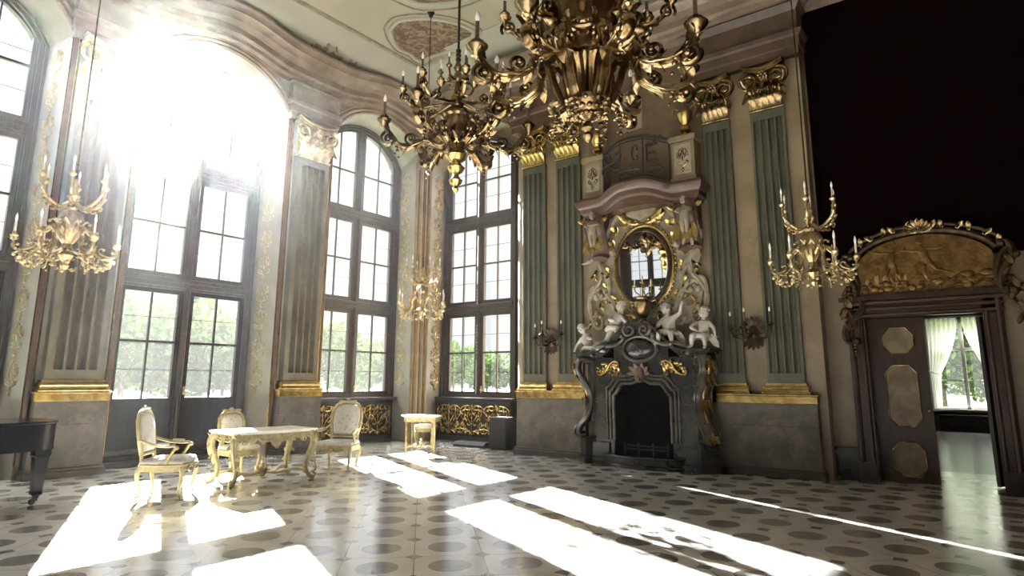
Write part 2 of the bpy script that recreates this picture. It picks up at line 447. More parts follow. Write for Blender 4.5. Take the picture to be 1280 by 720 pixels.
# canted corner pier
w.prism([(-11.85,11.36),(-11.66,11.75),(-11.72,12.43),(-11.74,12.5),(-12.97,12.55),(-12.97,11.48),(-12.7,11.46)], 0, CEIL+.1, ax='xy')
shell(w.build('wall_left', M['plaster_pale'], smooth=30))

w = MB()
w.prism([(-8.04,YF),(-2.1,YF),(-2.1,13.4),(-9.1,13.4),(-9.16,12.45),(-8.35,YF+.22)], 0, CEIL+.1, ax='xy')
# window bay wall: low wall, arched header
w.box(-11.75, -9.1, 12.4, 12.75, 0, 1.04)
xs = [-11.8+i*(2.75)/20 for i in range(21)]
w.band(xs, lambda x: arc_z(x+10.43, 1.225, ZS, RISE) if abs(x+10.43) < 1.225 else ZS, lambda x: CEIL+.1, 12.45, 12.75)
w.box(-11.8, -11.66, 12.45, 12.5, 0, CEIL); w.box(-9.21, -9.05, 12.45, 12.75, 0, CEIL)
xs = [-11.75+i*(3.4)/20 for i in range(21)]
w.band(xs, lambda x: arc_z(x+10.05, 1.65, 7.3, 0.75), lambda x: CEIL+.1, 11.42, 12.47)
# door wall: left of the door, right of it, above it
w.box(-2.15, -1.52, YD, YD+.4, 0, CEIL+.1); w.box(0.02, XR, YD, YD+.4, 0, CEIL+.1); w.box(-1.53, 0.03, YD, YD+.4, 2.5, CEIL+.1)
shell(w.build('wall_front', M['plaster'], smooth=30))
w = MB(); w.box(XR, XR+.2, YB-.2, YD+.4, 0, CEIL+.1)
shell(w.build('wall_right', M['brown'], smooth=0))
w = MB(); w.box(-13.4, -11.52, YB-.3, YB, 0, CEIL+.1); w.box(-9.08, XR+.2, YB-.3, YB, 0, CEIL+.1); w.box(-11.6, -9.0, YB-.3, YB, 0, 1.04)
xs = [-11.6+i*2.6/20 for i in range(21)]
w.band(xs, lambda x: arc_z(x+10.3, 1.22, ZS, RISE) if abs(x+10.3) < 1.22 else ZS, lambda x: CEIL+.1, YB-.3, YB)
shell(w.build('wall_back', M['brown'], smooth=0))
c = MB(); c.box(-13.4, XR+.2, YB-.2, 13.4, CEIL, CEIL+.25)
shell(c.build('ceiling', M['ceiling'], smooth=0))

# cornice and cove round the room; the cornice bows up over every arch
def bump(y):
    return max([0.24*(0.5+0.5*cos(PI*(y-c)/1.55)) if abs(y-c) < 1.55 else 0 for c in WC])
path = [(XL, YB+i*0.25, bump(YB+i*0.25)) for i in range(int((11.3-YB)/0.25)+1)]
path += [(XL,11.42,0),(-8.42,11.42,0),(-8.42,10.98,0),(-2.08,10.98,0),(-2.08,YD,0),(XR,YD,0)]
pr = [(-.1,8.02),(.06,8.02),(.08,8.1),(.16,8.14),(.17,8.22),(.24,8.26),(.25,8.38),(.42,8.43),(.5,8.54),(.53,8.56),(.56,8.66),(.6,8.7),(.6,8.76),(-.1,8.76)]
k = MB(); k.sweep(path, pr)
shell(k.build('trim_1', M['redpale'], smooth=35), 'rose marble cornice bowing up over the window arches')
pr = [(-.1,8.74),(.32,8.74),(.36,8.86),(.48,9.0),(.66,9.12),(.9,9.2),(1.12,9.235),(1.12,9.3),(-.1,9.3)]
k = MB(); k.sweep([(p[0],p[1],0) for p in path], pr)
shell(k.build('trim_2', M['cove'], smooth=50), 'pale curved cove above the cornice')
# painted border line and stucco frames on the ceiling
k = MB(); k.sweep([(-10.72,YB+1.1),(-10.72,10.22),(XR-1.1,10.22),(XR-1.1,YB+1.1)], [(0,9.22),(.05,9.205),(.1,9.215),(.13,9.26),(0,9.26)], closed=True)
shell(k.build('trim_3', M['stonecarv'], smooth=35), 'thin stucco border of the painted ceiling')
# near-black maroon panel standing in for the shade of a gallery above the doorway
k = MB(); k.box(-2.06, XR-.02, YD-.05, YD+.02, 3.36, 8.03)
shell(k.build('trim_4', M['maroon'], smooth=0), 'dark maroon panel standing in for a shaded gallery above the doorway')
# dark skirting of the door wall
k = MB()
for a, b in ((-2.12,-1.74),(.3,XR-.05)):
    k.box(a, b, YD-.06, YD+.05, 0, .47); k.box(a, b, YD-.1, YD+.05, 0, .1); k.box(a, b, YD-.085, YD+.05, .44, .49)
shell(k.build('baseboard_front', M['blackmarble'], smooth=0, bevel=0.008))
# skirting of the window wall piers' sides is in the pedestals; plain base at the rear wall
k = MB(); k.box(-8.9, XR, YB, YB+.06, 0, .45); shell(k.build('baseboard_back', M['blackmarble'], smooth=0))

def ceiling_painting(pts, label, cat='ceiling painting'):
    n = len(pts); cx = sum(p[0] for p in pts)/n; cy = sum(p[1] for p in pts)/n
    t = thing('ceiling_painting', label, cat, (cx, cy, CEIL), 0, 'painted medallions in the ceiling')
    loop = spline([(p[0]-cx, p[1]-cy, -0.012) for p in pts]+[(pts[0][0]-cx, pts[0][1]-cy, -0.012)], 4)[:-1]
    a = MB(); a.add([(0,0,-0.03)]+[tuple(p) for p in loop], [(0, 1+i, 1+(i+1) % len(loop)) for i in range(len(loop))])
    a.build('painted_field', M['fresco'], t)
    b = MB(); b.tube(loop, 0.05, 0.05, closed=True, n=8, side=None)
    b.build('stucco_frame', M['cove'], t)
    big = [(p[0]*1.16, p[1]*1.16, p[2]) for p in loop]
    b = MB(); b.tube(big, 0.022, 0.022, closed=True, n=6)
    b.build('outer_line', M['stonecarv'], t)
    return t
ceiling_painting([(-9.98,8.6),(-9.69,8.48),(-9.43,8.48),(-8.97,8.74),(-8.61,9.2),(-8.5,9.6),(-8.55,9.82),(-8.97,10.03),(-9.42,10.04),(-9.82,10.0),(-10.11,9.98),(-10.38,10.03),(-10.42,9.8),(-10.36,9.6),(-10.4,9.31),(-10.24,8.93)],
                 'brown kidney-shaped painted medallion in the ceiling corner, above the far chandelier')
ceiling_painting([(-8.75,6.2),(-8.9,7.1),(-8.8,8.1),(-8.5,8.45),(-7.85,8.72),(-6.9,8.6),(-6.2,8.0),(-6.0,7.0),(-6.3,6.2),(-7.4,5.8)],
                 'large brown painted ceiling field cut by the top edge of the photo')

# ------------------------------------------------------------------ windows
def framed(mb, pts_out, pts_in, y0, y1):
    m = len(pts_out)
    vs = [(x,y0,z) for x,z in pts_out]+[(x,y0,z) for x,z in pts_in]+[(x,y1,z) for x,z in pts_out]+[(x,y1,z) for x,z in pts_in]
    fs = []
    for i in range(m):
        j = (i+1) % m
        fs += [(i,j,m+j,m+i),(2*m+j,2*m+i,3*m+i,3*m+j),(j,i,2*m+i,2*m+j),(m+i,m+j,3*m+j,3*m+i)]
    mb.add(vs, fs)
def rect(x0, x1, z0, z1): return [(x0,z0),(x0,z1),(x1,z1),(x1,z0)]
def make_window(name, loc, rz, hw, door, label, back=.12):
    zb = 0.16 if door else 1.06
    W = thing(name, label, None, loc, rz); W['kind'] = 'structure'
    fr = MB(); FW = .13
    framed(fr, outline(0, hw, zb, ZS, RISE), outline(0, hw-FW, zb+.08, ZS, RISE-.1), -.14, back)
    framed(fr, outline(0, hw+.0, zb, ZS, RISE), outline(0, hw-.05, zb+.04, ZS, RISE-.04), -.18, -.13)
    fr.build('window_frame', M['wood_frame'], W, smooth=30)
    mu = MB(); mu.box(-.06, .06, -.12, .1, zb, ZS+RISE-.05)
    mu.tube([(0,-.12,zb+.1),(0,-.12,ZS+RISE-.12)], .045, .05, n=10)
    for i in range(22):
        z = zb+1.1+i*.085
        mu.sphere((0,-.165,z), (.02,.02,.03), 6, 4)
    mu.build('mullion', M['wood_frame'], W, smooth=30)
    for z0, z1 in ((3.22,3.46),(5.54,5.78)):
        tr = MB(); tr.box(-hw+.1, hw-.1, -.13, .11, z0, z1)
        tr.box(-hw+.08, hw-.08, -.19, -.12, z0+.14, z1-.02); tr.box(-hw+.08, hw-.08, -.165, -.12, z0+.05, z1-.05)
        tr.build('transom', M['wood_frame'], W, smooth=0, bevel=.01)
    SW = .085
    for s in (-1, 1):
        xa, xb = (.06, hw-FW) if s > 0 else (-hw+FW, -.06)
        for row, (z0, z1) in enumerate(((zb+.08,3.22),(3.46,5.54),(5.78,None))):
            cs = MB(); xm = (xa+xb)/2
            if z1 is not None:
                zi = 1.15 if (row == 0 and door) else z0+SW
                outer, inner = rect(xa,xb,z0,z1), rect(xa+SW,xb-SW,zi,z1-SW)
                zt = lambda x: z1-SW
            else:
                zi = z0+SW; n = 10
                top = [(xa+(xb-xa)*i/n, arc_z(xa+(xb-xa)*i/n, hw-FW+.02, ZS, RISE-.08)) for i in range(n+1)]
                tin = [(xa+SW+(xb-xa-2*SW)*i/n, arc_z(xa+SW+(xb-xa-2*SW)*i/n, hw-FW+.02, ZS, RISE-.08)-SW) for i in range(n+1)]
                outer = [(xa,z0)]+top+[(xb,z0)]; inner = [(xa+SW,zi)]+tin+[(xb-SW,zi)]
                zt = lambda x: arc_z(x, hw-FW+.02, ZS, RISE-.08)-SW
            framed(cs, outer, inner, -.09, .0)
            framed(cs, outer, [((x-xm)*.94+xm, z) for x, z in outer], -.105, -.09)
            zm = z0+SW+(3.22-z0-2*SW)/2 if row == 0 else (4.5 if row == 1 else 6.79)
            if row == 0: zm = 2.2
            cs.box(xm-.013, xm+.013, -.075, -.02, zi, zt(xm)); cs.box(xa+SW, xb-SW, -.08, -.015, zm-.022, zm+.022)
            zend = min(zt(xa+SW), zt(xb-SW))
            for zq in ((zi+zm)/2, (zm+(zend if row == 2 else zt(xm)))/2):
                if zq < zend: cs.box(xa+SW, xb-SW, -.06, -.035, zq-.005, zq+.005)
            if row == 0 and door:
                cs.box(xa+.02, xb-.02, -.06, -.0, z0, zi)
                framed(cs, rect(xa+.12,xb-.12,z0+.1,zi-.12), rect(xa+.16,xb-.16,z0+.14,zi-.16), -.085, -.055)
            o = cs.build('casement', M['wood_frame'] if not door or row else M['wood_dark'], W, smooth=0)
            g = MB(); m = len(inner)
            g.add([(x,-.045,z) for x, z in inner], [tuple(range(m))])
            g.build('pane', M['glass'], o, smooth=0)
            if row == 0:
                h = MB(); hx = (xa+.045) if s > 0 else (xb-.045)
                if s > 0:
                    h.box(hx-.02, hx+.02, -.12, -.09, 1.2, 1.36); h.tube([(hx,-.12,1.27),(hx,-.17,1.27),(hx+.09,-.175,1.25)], .012, n=6)
                    h.build('handle', M['goldpale'], o)
    if not door:
        s = MB(); s.box(-hw-.06, hw+.06, -.36, -.1, 1.04, 1.075); s.box(-hw-.04, hw+.04, -.33, -.1, 1.0, 1.04)
        s.build('window_sill', M['dado_dark'], W, smooth=0, bevel=.008)
    else:
        s = MB(); s.box(-hw-.02, hw+.02, -.66, .2, 0, .075); s.box(-hw-.01, hw+.01, -.36, .2, .075, .16)
        s.build('threshold', M['wood_dark'], W, smooth=0, bevel=.01)
    return W
for i, c in enumerate(WC):
    make_window('window_%d' % (i+1), (-12.72, c, 0), PI/2, HW, i > 0, None)
make_window('window_4', (-10.3, YB-.15, 0), PI, 1.22, False, None)
make_window('window_6', (-10.43, 12.47, 0), 0, 1.225, False, None, 0.0)

# ------------------------------------------------------------------ gilded arabesques on the window reveals
def arabesque(mb, fr, w, h, rad, unit=None):
    """mirrored scrollwork filling a w x h field whose lower centre is fr's origin"""
    unit = unit or w*1.5; n = max(1, round(h/unit)); u = h/n
    O, A, B = map(Vector, fr); Nn = A.cross(B)
    for k in range(n):
        z = k*u
        for s in (-1, 1):
            scroll(mb, 'S', (s*w*.07, z+u*.08), (s*w*.3, z+u*.40), fr, rad, 3.6, s, 22)
            scroll(mb, 'C', (s*w*.33, z+u*.52), (s*w*.1, z+u*.82), fr, rad*.9, 3.8, -s, 22)
            scroll(mb, 'S', (s*w*.12, z+u*.5), (s*w*.40, z+u*.7), fr, rad*.7, 4.2, -s, 18)
            mb.leaf(O+A*(s*w*.1)+B*(z+u*.3), (A*s+B*.5), Nn, w*.17, w*.032, .4, .1)
        mb.leaf(O+B*(z+u*.4), B, Nn, u*.2, w*.055, .5, .05)
        mb.sphere(O+B*(z+u*.02), w*.06, 7, 5); mb.sphere(O+B*(z+u*.86), w*.05, 7, 5)
n = 5
for c in (10.1, 5.95, 1.8):
    x1, y1, x0, y0 = (11.36, 0, 11.46, .85) if c > 10 else (c+1.47, 0, c+HW+.01, .85)
    a = ML @ Vector((x0, y0, 0)); b = ML @ Vector((x1, y1, 0)); d = (b-a).normalized(); nrm = Vector((-d.y, d.x, 0))
    if nrm.y > 0: nrm = -nrm
    mid = (a+b)/2+nrm*.006
    k = MB(); arabesque(k, (mid+Vector((0,0,1.25)), d, Vector((0,0,1))), .5, 5.9, .011, .62)
    lab = {10.1:'gilded arabesque running up the right reveal of the corner window', 5.95:'gilded arabesque running up the right reveal of the sunlit window', 1.8:'gilded arabesque running up the reveal of the leftmost window'}[c]
    shell(k.build('trim_%d' % n, M['goldpale']), lab); n += 1
k = MB(); a = Vector((-11.715,12.4,0)); b = Vector((-11.66,11.75,0)); d = (a-b).normalized()
arabesque(k, ((a+b)/2+Vector((.012,.0,1.25)), d, Vector((0,0,1))), .46, 5.9, .012, .62)
shell(k.build('trim_8', M['gold']), 'gilded arabesque on the left reveal of the window by the fireplace wall')
# bundle of slim shafts on the canted corner
k = MB()
for t, r in ((.06,.05),(.32,.075),(.62,.06),(.93,.05)):
    x, y = -11.85+.19*t, 11.36+.39*t
    k.lathe([(r*1.5,0),(r*1.5,.4),(r,.45),(r,7.1),(r*1.3,7.15),(r*1.3,7.3)], 12, T(x+.0, y-.0, 0))
shell(k.build('trim_9', M['plaster']), 'bundle of slim beige shafts in the corner between the windows')
k = MB()
for t in (.19,.48,.8):
    x, y = -11.85+.19*t, 11.36+.39*t
    k.lathe([(.02,.4),(.02,7.1)], 8, T(x+.03, y-.02, 0))
shell(k.build('trim_10', M['gold']), 'gilded lines between the beige corner shafts')
# raised red and gilt edging of the window piers
for q, (c, lab) in enumerate(((3.87,'red and gilt edging of the pier beside the piano'),(8.02,'red and gilt edging of the pier beside the corner window'))):
    k = MB(); g = MB()
    for s in (-1, 1):
        k.box(c+s*.555-.035, c+s*.555+.035, -.05, .03, 0, 8.05, ML)
        g.tube([ML @ Vector((c+s*.5,-.045,1.2)), ML @ Vector((c+s*.5,-.045,7.9))], .016, n=6)
        g.tube([ML @ Vector((c+s*.598,-.02,.2)), ML @ Vector((c+s*.598,-.02,7.3))], .013, n=6)
    o = shell(k.build('trim_%d' % (11+q), M['red'], smooth=0, bevel=.008), lab)
    g.build('gilt_line', M['gold'], o)

# moulded archivolts round the window niches
for q, (c, lab) in enumerate(((10.1,'moulded arch over the corner window niche'),(5.95,'moulded arch over the sunlit window niche'),(1.8,'moulded arch over the leftmost window niche'))):
    o_ = outline(c, 1.47, 6.6, ZS+.05, .9, 24)
    k = MB()
    for e, r, yo in ((.03,.035,-.03),(.1,.05,-.03),(.17,.03,-.02)):
        k.tube([ML @ Vector((c+(x-c)*(1+e/1.47), yo, z+e*(z > ZS))) for x, z in o_[1:-1]], r, n=8)
    shell(k.build('trim_%d' % (19+q), M['redpale']), lab)
# ------------------------------------------------------------------ figures
def skin(verts, edges, radii, sub=1):
    me = bpy.data.meshes.new('tmp'); me.from_pydata([tuple(v) for v in verts], edges, [])
    o = bpy.data.objects.new('tmp', me); COL.objects.link(o)
    o.modifiers.new('s', 'SKIN'); sm = o.modifiers.new('u', 'SUBSURF'); sm.levels = sub; sm.render_levels = sub
    for i, d in enumerate(me.skin_vertices[0].data):
        d.radius = (radii[i], radii[i]); d.use_root = (i == 0)
    dg = bpy.context.evaluated_depsgraph_get(); ev = o.evaluated_get(dg); m2 = ev.to_mesh()
    vs = [v.co.copy() for v in m2.vertices]; fs = [tuple(q.vertices) for q in m2.polygons]
    ev.to_mesh_clear(); bpy.data.objects.remove(o); bpy.data.meshes.remove(me)
    return vs, fs
def figure(mb, Mx, pose, child=True):
    """one continuous body with head, face, hair curls, five-fingered hands; pelvis at origin, faces -y, its left is +x"""
    V = Vector; fat = 1.0 if child else 0.72
    lean = pose.get('lean', Matrix.Identity(4)); k = 1.0 if child else 1.25
    def tp(x, y, z): return lean @ V((x, y, z*k))
    J = [V((0,0,0)), tp(0,-.025,.1), tp(0,-.01,.22), tp(0,0,.315), tp(0,-.01,.37)]
    R = [.105*fat, .11*fat, .105*fat, .05*fat, .045*fat]
    E = [(0,1),(1,2),(2,3),(3,4)]
    hands = []
    for s, nm in ((1,'l'),(-1,'r')):
        sh = tp(s*.115,0,.265); el, ha = pose['arm_'+nm]
        el = V(el); ha = V(ha); d = (ha-el).normalized()
        i = len(J); J += [sh, (sh+el)/2, el, (el+ha)/2, ha]; R += [.055*fat, .05*fat, .042*fat, .04*fat, .026*fat]
        E += [(2,i),(i,i+1),(i+1,i+2),(i+2,i+3),(i+3,i+4)]
        i = len(J); J.append(ha+d*.04); R.append(.024*fat); E.append((i-1,i)); hands.append((ha+d*.035, d, s))
        kn, an, to = [V(q) for q in pose['leg_'+nm]]
        hp = V((s*.065,0,-.02)); i = len(J)
        J += [hp, (hp+kn)/2, kn, (kn*2+an)/3, an, an+(to-an)*.45, to]; R += [.085*fat,.078*fat,.058*fat,.056*fat,.036*fat,.03*fat,.022*fat]
        E += [(0,i),(i,i+1),(i+1,i+2),(i+2,i+3),(i+3,i+4),(i+4,i+5),(i+5,i+6)]
    vs, fs = skin(J, E, R); mb.add(vs, fs, Mx)
    # hands: a thumb off the side of the palm and four unequal, slightly bent fingers
    for p, d, s in hands:
        sd = d.cross(V((0,0,1))); sd = V((1,0,0)) if sd.length < .05 else sd.normalized(); nn = sd.cross(d)
        for q, ln in enumerate((.038,.045,.042,.032)):
            b = p+sd*(q-1.5)*.012
            mb.tube([b, b+d*ln*.5+nn*.003, b+d*ln-nn*.012], [.0075,.007,.0045], n=6, M=Mx)
        b = p-sd*.02-d*.015; mb.tube([b, b-sd*.016+d*.012, b-sd*.018+d*.032], [.008,.0075,.005], n=6, M=Mx)
    # head
    h = pose.get('head', (0,0)); H = Mx @ lean @ T(0,-.01,.465*k if child else .44*k) @ RZ(h[0]) @ RX(h[1]); r = .1 if child else .085
    mb.sphere((0,0,0), (r*.9,r*.98,r*1.08), 14, 10, H)
    mb.sphere((0,-r*.45,-r*.5), (r*.62,r*.5,r*.5), 10, 7, H)
    mb.tube([(0,-r*.9,r*.15),(0,-r*1.08,-r*.18),(0,-r*.92,-r*.28)], [r*.09,r*.17,r*.1], n=6, M=H)
    for s in (-1,1):
        mb.sphere((s*r*.45,-r*.7,-r*.35), (r*.3,r*.25,r*.28), 7, 5, H)
        mb.sphere((s*r*.34,-r*.86,r*.06), (r*.15,r*.08,r*.09), 6, 5, H)
        mb.tube([(s*r*.14,-r*.95,r*.26),(s*r*.38,-r*.92,r*.3),(s*r*.6,-r*.72,r*.2)], r*.06, n=5, M=H)
        mb.sphere((s*r*.9,0,-r*.05), (r*.12,r*.2,r*.26), 6, 5, H)
    mb.tube([(-r*.24,-r*.84,-r*.5),(0,-r*.95,-r*.47),(r*.24,-r*.84,-r*.5)], [r*.04,r*.09,r*.04], n=6, M=H)
    rnd = random.Random(3)
    for i in range(26):
        a = rnd.uniform(0, 2*PI); b = rnd.uniform(.15, 1.5); x, y, z = cos(a)*cos(b), sin(a)*cos(b), sin(b)
        if y < -.55 and z < .62: continue
        mb.sphere((x*r*.92, y*r+r*.08, z*r*1.06), r*.27, 6, 5, H)
SIT = dict(leg_l=((.12,-.24,.0),(.13,-.24,-.22),(.14,-.34,-.25)), leg_r=((-.12,-.24,.02),(-.16,-.2,-.2),(-.19,-.3,-.23)))
P_SIT_RAISE = dict(SIT, lean=RY(-.12), arm_l=((.25,-.05,.36),(.3,-.1,.52)), arm_r=((-.24,-.02,.14),(-.28,-.1,0)), head=(.5,-.1))
P_RECLINE = dict(lean=RY(-.45), arm_l=((.05,-.18,.2),(.16,-.26,.18)), arm_r=((-.32,.02,.1),(-.36,-.06,-.04)), leg_l=((.27,-.1,.08),(.42,-.12,-.08),(.5,-.18,-.1)), leg_r=((.2,-.2,-.02),(.4,-.26,-.08),(.5,-.3,-.1)), head=(.5,.1))
P_KNEEL = dict(lean=RY(.35), arm_l=((.28,-.12,.14),(.42,-.2,.06)), arm_r=((-.04,-.16,.16),(.14,-.28,.12)), leg_l=((.16,-.2,-.1),(.1,.02,-.26),(.08,.12,-.3)), leg_r=((-.12,-.1,-.24),(-.3,.06,-.28),(-.4,.08,-.3)), head=(.5,.1))
P_SIT_TURN = dict(SIT, lean=RY(.12), arm_l=((.24,-.02,.14),(.28,-.08,0)), arm_r=((-.18,-.14,.16),(-.04,-.24,.1)), head=(-.6,.1))
P_RUN_A = dict(lean=RY(.12), arm_l=((.26,-.02,.38),(.34,-.06,.56)), arm_r=((-.24,-.04,.34),(-.44,-.06,.42)), leg_l=((.1,-.06,-.3),(.07,.0,-.58),(.12,-.08,-.6)), leg_r=((-.14,-.1,-.26),(-.02,.05,-.54),(-.08,-.04,-.58)), head=(-.5,0))
P_RUN_B = dict(lean=RY(-.22), arm_l=((.22,-.06,.3),(.42,-.1,.36)), arm_r=((-.3,-.04,.3),(-.52,-.06,.34)), leg_l=((.2,-.05,-.22),(.46,.05,-.3),(.54,.0,-.34)), leg_r=((-.06,-.1,-.3),(.02,-.02,-.58),(-.05,-.08,-.62)), head=(.6,0))
P_HERM = dict(arm_l=((.2,-.08,.2),(.06,-.2,.16)), arm_r=((-.2,-.08,.2),(-.06,-.2,.12)), leg_l=((.06,-.03,-.2),(.04,0,-.36),(.05,-.05,-.38)), leg_r=((-.06,-.03,-.2),(-.04,0,-.36),(-.05,-.05,-.38)), head=(0,.15))

# ------------------------------------------------------------------ pilasters
def flute_poly(hw, d, nf, margin, rf, fd=1.25):
    pts = [(hw, 0.02), (hw, -d)]
    pitch = (2*hw-2*margin)/nf
    for i in range(nf-1, -1, -1):
        cx = -hw+margin+pitch*(i+.5)
        for k in range(7):
            a = PI*k/6
            pts.append((cx+rf*cos(a), -d+rf*fd*sin(a)))
    pts += [(-hw, -d), (-hw, 0.02)]
    return pts[::-1]
def capital(t, hw, d, z0, h, m, name='capital'):
    k = MB(); y = -d
    k.box(-hw*.9, hw*.9, y+.05, .0, z0, z0+h*.88)
    k.tube([(-hw*1.02,y-.01,z0+.02),(hw*1.02,y-.01,z0+.02)], .03, n=8)
    for r, (n, zb, L, W, cu) in enumerate(((5,.03,.48,.5,1.5),(4,.2,.55,.5,1.7))):
        for i in range(n):
            x = (-1+2*(i+.5)/n)*hw*.95
            k.leaf((x, y+.0, z0+h*zb), (0,0,1), (x*.25,-1,0), h*L, hw*W*.5, cu, .3, .22)
    for s in (-1,1):
        fr = ((s*hw*.82, y-.1, z0+h*.72), (1,0,0), (0,0,1))
        scroll(k, 'C', (s*hw*.18,-h*.0), (s*hw*.2,-.02), fr, .03, 4.5, s, 26) if False else None
        pts = []
        for i in range(26):
            a = i/25; th = PI*.5+s*(-1)*a*3.6*PI; r = .17*(1-a)**.8*h/.75+.01
            pts.append((s*hw*.86+r*cos(th)*1.0, y-.1-.05*a, z0+h*.72+r*sin(th)))
        k.tube(pts, [.032*(1-.5*i/25) for i in range(26)], n=7)
        k.leaf((s*hw*.45, y-.04, z0+h*.45), (s*.7,0,.75), (0,-1,0), h*.5, hw*.2, .9, .1)
        k.leaf((s*hw*1.0, y-.06, z0+h*.5), (s*.3,0,-1), (0,-1,0), h*.38, hw*.16, .8, .1)
    k.leaf((0, y-.05, z0+h*.5), (0,0,1), (0,-1,0), h*.45, hw*.3, 1.2, .1)
    for i in range(6):
        a = 2*PI*i/6; k.sphere((.06*cos(a), y-.14, z0+h*.83+.06*sin(a)), .035, 7, 5)
    k.sphere((0,y-.17,z0+h*.83), .035, 7, 5)
    # garland of buds across the bell
    for i in range(11):
        a = -1+2*i/10; k.sphere((a*hw*.7, y-.12, z0+h*.62-.12*(1-a*a)), .03, 6, 5)
    xs = [-hw*1.18+2*hw*1.18*i/12 for i in range(13)]
    cur = lambda x: z0+h*.9+.1*(abs(x)/(hw*1.18))**2.2
    k.band(xs, cur, lambda x: cur(x)+h*.08, y-.13, .0); k.band([x*1.04 for x in xs], lambda x: cur(x/1.04)+h*.08, lambda x: cur(x/1.04)+h*.12, y-.16, .0)
    return k.build(name, m, t, smooth=45)
def pilaster(label, loc, rz, hw, d, nf, m, mg, ztop, caph, group, margin=.03, wide_base=False):
    t = thing('pilaster', label, 'pilaster', loc, rz, group)
    s = MB(); pitch = (2*hw-2*margin)/nf
    s.prism(flute_poly(hw, d, nf, margin, pitch*.40, 2.1 if d > .1 else 1.3), 1.64, ztop-.16, ax='xy')
    s.box(-hw, hw, -d, .02, 1.46, 1.64); s.box(-hw, hw, -d, .02, ztop-.16, ztop+.02)
    s.build('shaft', m, t, smooth=50)
    b = MB(); g = .05
    for q, (e, z0, z1) in enumerate(((.085,1.30,1.34),(.055,1.34,1.375),(.07,1.375,1.43),(.03,1.43,1.48))):
        b.box(-hw-e, hw+e, -d-e, .02, z0, z1)
    b.tube([(-hw-.06,-d-.06,1.40),(hw+.06,-d-.06,1.40)], .032, n=8)
    b.tube([(-hw-.08,-d-.085,1.32),(hw+.08,-d-.085,1.32)], .022, n=8)
    b.build('base_moulding', M['gold'], t, smooth=40)
    capital(t, hw, d, ztop, caph, mg)
    return t
def pedestal(label, loc, rz, x0, x1, d, group, m='dado'):
    t = thing('stone_pedestal', label, 'pedestal', loc, rz, group)
    s = MB(); s.box(x0, x1, -d, .03, .14, .80); s.box(x0+.004, x1-.004, -d+.004, .03, .80, 1.15); s.build('block', M[m], t, smooth=0, bevel=.006)
    s = MB(); s.box(x0-.05, x1+.05, -d-.05, .03, 0, .10); s.box(x0-.03, x1+.03, -d-.03, .03, .10, .145); s.build('plinth', M['dado_dark'], t, smooth=0, bevel=.01)
    s = MB(); s.box(x0-.01, x1+.01, -d-.015, .03, 1.15, 1.27); s.box(x0-.03, x1+.03, -d-.035, .03, 1.27, 1.30); s.build('gilt_band', M['gold'], t, smooth=0, bevel=.006)
    return t
GP = 'fluted marble pilasters'
pilaster('broad olive fluted pilaster on the window wall beside the piano', (XL,3.87,0), PI/2, .41, .17, 4, M['olive'], M['goldpale'], 6.36, .78, GP, margin=.09)
pilaster('broad olive fluted pilaster on the window wall behind the gilt table', (XL,8.02,0), PI/2, .41, .17, 4, M['olive'], M['goldpale'], 6.36, .78, GP, margin=.09)
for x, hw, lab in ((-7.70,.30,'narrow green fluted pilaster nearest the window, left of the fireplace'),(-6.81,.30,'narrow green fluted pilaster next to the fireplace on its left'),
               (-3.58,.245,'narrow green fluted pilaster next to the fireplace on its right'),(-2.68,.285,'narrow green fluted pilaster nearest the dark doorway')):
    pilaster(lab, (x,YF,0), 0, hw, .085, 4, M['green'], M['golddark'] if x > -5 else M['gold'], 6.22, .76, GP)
GQ = 'stone pedestals under the pilasters'
pedestal('grey brown stone pedestal behind the black piano', (XL,3.87,0), PI/2, -.51, .51, .24, GQ, 'dado_brown')
pedestal('grey brown stone pedestal behind the gilt table', (XL,8.02,0), PI/2, -.51, .51, .24, GQ, 'dado_brown')
pedestal('grey brown stone pedestal between the black speaker and the fireplace', (-7.3,YF,0), 0, -.80, .88, .17, GQ)
pedestal('dark stone pedestal between the fireplace and the doorway', (-3.15,YF,0), 0, -.93, .93, .17, GQ)
# entablature blocks over the pilasters
pr = [(-.08,7.1),(.03,7.1),(.03,7.24),(.06,7.26),(.06,7.42),(.1,7.45),(.12,7.52),(.04,7.56),(.04,7.92),(.12,8.04),(-.08,8.04)]
for q, (pp, m, lab) in enumerate((([(-8.25,11.38),(-8.25,10.93),(-6.42,10.93),(-6.42,11.05)], M['red'],'red brown entablature over the left pilaster pair'),
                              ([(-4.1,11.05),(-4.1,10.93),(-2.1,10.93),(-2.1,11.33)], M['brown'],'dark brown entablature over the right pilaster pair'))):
    k = MB(); k.sweep(pp, pr); k.prism([(pp[0][0],11.06),(pp[1][0],10.95),(pp[2][0],10.95),(pp[3][0],11.06)], 7.1, 8.03, ax='xy')
    shell(k.build('trim_%d' % (13+q), m, smooth=30), lab)
for q, c in enumerate((3.87, 8.02)):
    k = MB(); pp = [(XL,c-.62),(XL+.13,c-.62),(XL+.13,c+.62),(XL,c+.62)]
    k.sweep([(XL-.02,c-.6),(XL+.12,c-.6),(XL+.12,c+.6),(XL-.02,c+.6)], [(o*.8, z+.1 if z < 8 else z) for o, z in pr]); k.box(XL-.02, XL+.12, c-.6, c+.6, 7.2, 8.03)
    shell(k.build('trim_%d' % (15+q), M['redpale'], smooth=30), ('rose entablature block above the pilaster by the piano','rose entablature block above the pilaster by the corner window')[q])

